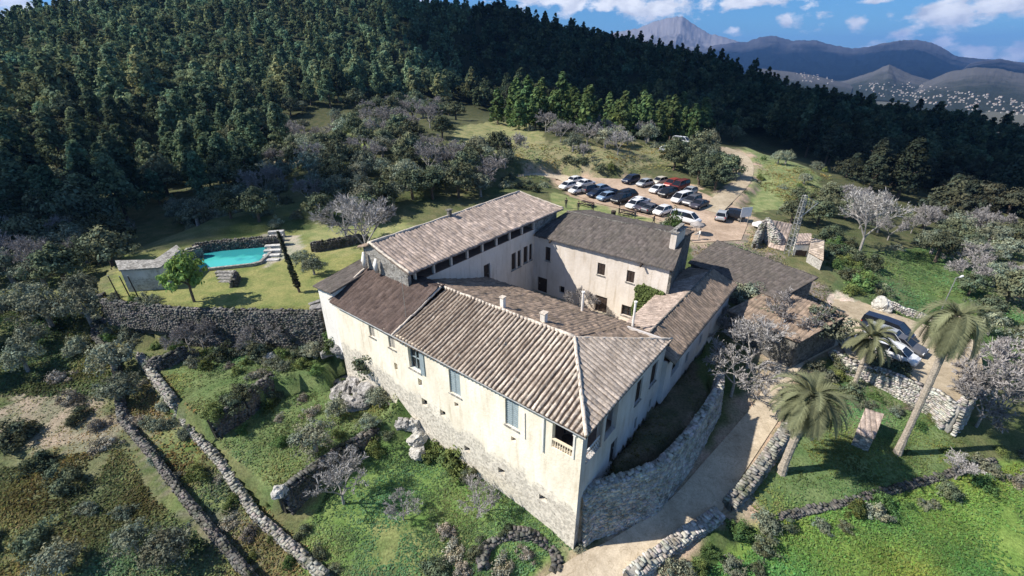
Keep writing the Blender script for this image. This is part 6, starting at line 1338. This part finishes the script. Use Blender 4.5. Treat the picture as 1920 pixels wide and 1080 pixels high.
# ------------------------------------------------------------------ far valley: mountains, town, air, unseen shading clouds
def mountmat(name,rock,green,thr=.5,scale=.004):
    m_,nt,N,L,b=newmat(name); b.inputs['Roughness'].default_value=1; b.inputs['Specular IOR Level'].default_value=0
    tc=N.new('ShaderNodeTexCoord'); n=N.new('ShaderNodeTexNoise'); n.inputs['Scale'].default_value=scale; n.inputs['Detail'].default_value=10; n.inputs['Roughness'].default_value=.68; L.new(tc.outputs['Object'],n.inputs['Vector'])
    at_=N.new('ShaderNodeAttribute'); at_.attribute_name='up'; a=N.new('ShaderNodeMath'); a.operation='MULTIPLY_ADD'; a.inputs[1].default_value=1.0; L.new(at_.outputs['Fac'],a.inputs[0]); L.new(n.outputs['Fac'],a.inputs[2])
    r=N.new('ShaderNodeValToRGB'); r.color_ramp.elements[0].position=thr-.08; r.color_ramp.elements[1].position=thr+.08; r.color_ramp.elements[0].color=rgb(green); r.color_ramp.elements[1].color=rgb(rock); mp=N.new('ShaderNodeMapRange'); mp.inputs['From Max'].default_value=2.0; L.new(a.outputs[0],mp.inputs[0]); L.new(mp.outputs[0],r.inputs[0]); L.new(r.outputs[0],b.inputs['Base Color'])
    bp=N.new('ShaderNodeBump'); bp.inputs['Distance'].default_value=14; bp.inputs['Strength'].default_value=1; L.new(n.outputs['Fac'],bp.inputs['Height']); L.new(bp.outputs[0],b.inputs['Normal']); return m_
def mountain(name,prof,D,near,mat,seed,base=-85,nx=420,nr=60,amp=.16):
    pxs=np.linspace(prof[0][0],prof[-1][0],nx); pys=np.interp(pxs,[p[0] for p in prof],[p[1] for p in prof])
    V=[];U=[]
    for i,(px,py) in enumerate(zip(pxs,pys)):
        X,Y,Z=ray(px,py); hzn=math.hypot(X,Y); dx,dy=X/hzn,Y/hzn; top0=HC+Z/hzn*D*1.0
        for j in range(nr):
            f=j/(nr-1); wv=(.7-f)/.7 if f<.7 else 0
            pw=px+wv*70*float(mnoise.noise(Vector((px/60,f*2.2,seed*1.7))))+wv*25*float(mnoise.noise(Vector((px/18,f*5,seed*2.7)))); py2=float(np.interp(pw,pxs,pys)); X2,Y2,Z2=ray(pw,py2); top=HC+Z2/math.hypot(X2,Y2)*D; top+=(top0+85)*.02*(float(mnoise.noise(Vector((px/9+f*3,f*9,seed))))+.6*float(mnoise.noise(Vector((px/3.5+f*8,f*22,seed))))); r=near+(D-near)*min(1,f/.7) if f<.7 else D+(f-.7)/.3*D*.25
            g=(min(1,f/.7))**1.35 if f<.7 else 1-((f-.7)/.3)**1.1
            x,y=dx*r,dy*r; sc=D*.06; nz=0
            for o_ in range(5): nz+=abs(float(mnoise.noise(Vector((x/sc*2**o_,y/sc*2**o_,seed)))))*.55**o_
            h=base+(top-base)*g; h-= (top-base)*amp*nz*math.sin(math.pi*min(1,f/.7))*1.6 if f<.7 else (top-base)*amp*nz
            if f>=.69 and f<.72: h+=(top-base)*.02*float(mnoise.noise(Vector((x/sc*9,y/sc*9,seed))))
            V.append((x,y,h)); U.append(g)
    I=np.arange(nx*nr).reshape(nx,nr); Fq=np.stack([I[:-1,:-1],I[1:,:-1],I[1:,1:],I[:-1,1:]],-1).reshape(-1,4)
    o=npmesh(name,V,Fq,mat,{'up':('POINT','FLOAT',U)},smooth=True); tag(o,kind='structure')
mm1=mountmat('grey_limestone_peak',(.2,.19,.2),(.022,.027,.03),.55,.003)
mm2=mountmat('shaded_wooded_range',(.07,.07,.08),(.004,.007,.009),.7,.003)  # wooded slopes sunk near black: shade of clouds painted in
mm3=mountmat('scrub_foothill',(.09,.09,.09),(.032,.04,.034),.56,.008)
mountain('rocky_mountain',[(1040,120),(1120,72),(1160,58),(1200,52),(1232,38),(1256,31),(1280,29),(1298,44),(1330,62),(1370,72),(1420,90),(1500,120)],6200,4300,mm1,3,amp=.12)
mountain('mountain_range',[(1230,140),(1300,100),(1340,84),(1372,80),(1400,77),(1430,68),(1455,66),(1480,75),(1530,74),(1560,84),(1600,90),(1625,88),(1660,80),(1690,75),(1720,74),(1745,79),(1765,87),(1790,103),(1830,117),(1900,140),(1980,160)],5200,3300,mm2,7)
mountain('mountain_range',[(1700,140),(1760,110),(1800,106),(1840,110),(1880,112),(1930,118),(2100,100),(2400,110),(2700,160)],5600,3600,mm2,9)
mountain('foothill',[(1780,150),(1820,118),(1850,112),(1880,110),(1910,116),(1960,130),(2200,105),(2600,140)],4200,2300,mm2,11)
mountain('foothill',[(1540,168),(1600,146),(1640,133),(1655,125),(1668,120),(1680,126),(1710,140),(1780,160)],2900,1900,mm3,13,amp=.12)
mountain('foothill',[(1660,185),(1720,160),(1780,134),(1830,125),(1870,128),(1930,140),(2000,150),(2200,190)],2700,1500,mm3,17,amp=.1)
mountain('foothill',[(1380,150),(1430,128),(1480,134),(1530,142),(1600,160)],2600,1500,mm3,19,amp=.05)
mountain('foothill',[(-900,60),(-400,40),(0,50),(400,60),(900,90),(1100,110)],6000,4000,mm2,23)
# town houses on the valley floor
M['townwall']=simple('town_plaster',(.36,.34,.32),.9); M['townroof']=simple('town_tiles',(.22,.16,.13),.9)
def townmesh(i):
    rg=random.Random(i); a,b,h=rg.uniform(8,14),rg.uniform(7,10),rg.uniform(5,9); m=MB()
    m.box(-a/2,a/2,-b/2,b/2,-6,h); n=len(m.f); k=len(m.v); m.v+=[(-a/2-.4,-b/2-.4,h),(a/2+.4,-b/2-.4,h),(a/2+.4,b/2+.4,h),(-a/2-.4,b/2+.4,h),(-a/2-.4,0,h+2),(a/2+.4,0,h+2)]
    m.f+=[(k,k+1,k+5,k+4),(k+2,k+3,k+4,k+5),(k+3,k,k+4),(k+1,k+2,k+5)]
    me=bpy.data.meshes.new('town_house'); me.from_pydata(m.v,[],m.f); me.materials.append(M['townwall']); me.materials.append(M['townroof'])
    for i_,p in enumerate(me.polygons): p.material_index=1 if i_>=n and i_<n+2 else 0
    return me
TM=[townmesh(i) for i in range(5)]
bpy.context.view_layer.update(); dg=bpy.context.evaluated_depsgraph_get()
def town(poly,n,label,grp,seed,smin=.8,smax=1.5):
    rg=random.Random(seed); c=0; P_=np.array(poly,float); lo,hi=P_.min(0),P_.max(0); tr=0
    while c<n and tr<n*20:
        tr+=1; px,py=rg.uniform(lo[0],hi[0]),rg.uniform(lo[1],hi[1])
        if not inpoly(np.array([px]),np.array([py]),poly)[0]: continue
        d=Vector(ray(px,py)).normalized(); o0=Vector((0,0,HC))
        hit,loc,nrm,idx,ob,mt=scn.ray_cast(dg,o0+d*520,d)
        if not hit or loc.length>6500: continue
        o=bpy.data.objects.new('town_house',TM[rg.randrange(5)]); COL.objects.link(o); o.location=loc; o.rotation_euler=(0,0,rg.random()*3.1); s=rg.uniform(smin,smax); o.scale=(s,s,s); tag(o,label,'house',grp); c+=1
town([(1492,138),(1530,134),(1562,150),(1560,158),(1500,152)],26,'small white house of the bright hilltop hamlet above the dark ridge','houses of the hilltop hamlet',3,.35,.6)
town([(1600,160),(1700,150),(1780,165),(1919,190),(1990,205),(1990,225),(1800,205),(1640,180)],250,'tiny pale house of the town spread over the valley floor','houses of the valley town',4,.25,.5)
def shade_cloud(name,poly,zc,th,seed):
    """one closed unseen cumulus body, shaped for its shade; poly = ground area its shadow falls on"""
    off=(zc-25)/math.tan(SUN_EL); pts=[(x+SH.x*off,y+SH.y*off) for x,y in poly]; cx=sum(p[0] for p in pts)/len(pts); cy=sum(p[1] for p in pts)/len(pts)
    def rad(t):
        best=0; d=(math.cos(t),math.sin(t))
        for i in range(len(pts)):
            ax,ay=pts[i][0]-cx,pts[i][1]-cy; bx,by=pts[i-1][0]-cx,pts[i-1][1]-cy; ex,ey=bx-ax,by-ay; den=d[0]*ey-d[1]*ex
            if abs(den)<1e-9: continue
            r=(ax*ey-ay*ex)/den; u=(ax*d[1]-ay*d[0])/den
            if r>0 and 0<=u<=1: best=max(best,r)
        return best
    bm=bmesh.new(); bmesh.ops.create_icosphere(bm,subdivisions=5,radius=1)
    for v in bm.verts:
        t=math.atan2(v.co.y,v.co.x); R_=rad(t); hr=math.hypot(v.co.x,v.co.y); n=mnoise.noise(v.co*2.3+Vector((seed,0,0)))+.5*mnoise.noise(v.co*6+Vector((0,seed,0)))+.25*mnoise.noise(v.co*14)
        k=1+.14*n; v.co=Vector((math.cos(t)*hr*R_*k,math.sin(t)*hr*R_*k,v.co.z*th*(1.3+.9*n if v.co.z>0 else .35)))
    me=bpy.data.meshes.new(name); bm.to_mesh(me); bm.free(); me.materials.append(M['shade_cloud']); o=bpy.data.objects.new(name,me); COL.objects.link(o); o.location=(cx,cy,zc); tag(o,kind='structure')
M['shade_cloud']=simple('cloud_white',(.85,.86,.88),1,0,.03,.01)
shade_cloud('shade_cloud',[(-40,370),(-25,205),(48,175),(72,122),(86,80),(170,52),(420,100),(330,420),(100,460)],640,30,1)  # unseen, outlined to throw shade on the right hillside
shade_cloud('shade_cloud',[(-125,48),(-125,92),(-85,100),(-52,84),(-44,70),(-60,56)],640,14,4)  # unseen, added to darken the forest at left
HAZE=True
if HAZE:
    hm_=bpy.data.materials.new('valley_air'); hm_.use_nodes=True; nt=hm_.node_tree; nt.nodes.clear(); o_=nt.nodes.new('ShaderNodeOutputMaterial'); v=nt.nodes.new('ShaderNodeVolumePrincipled')
    v.inputs['Color'].default_value=(.2,.45,1,1); v.inputs['Density'].default_value=.00008; v.inputs['Anisotropy'].default_value=.1; nt.links.new(v.outputs[0],o_.inputs['Volume'])
    m=MB(); m.box(-9500,12600,-1800,14600,-140,560); h=m.build('haze',hm_); tag(h,'thin blue air over the valley','haze',kind='stuff')
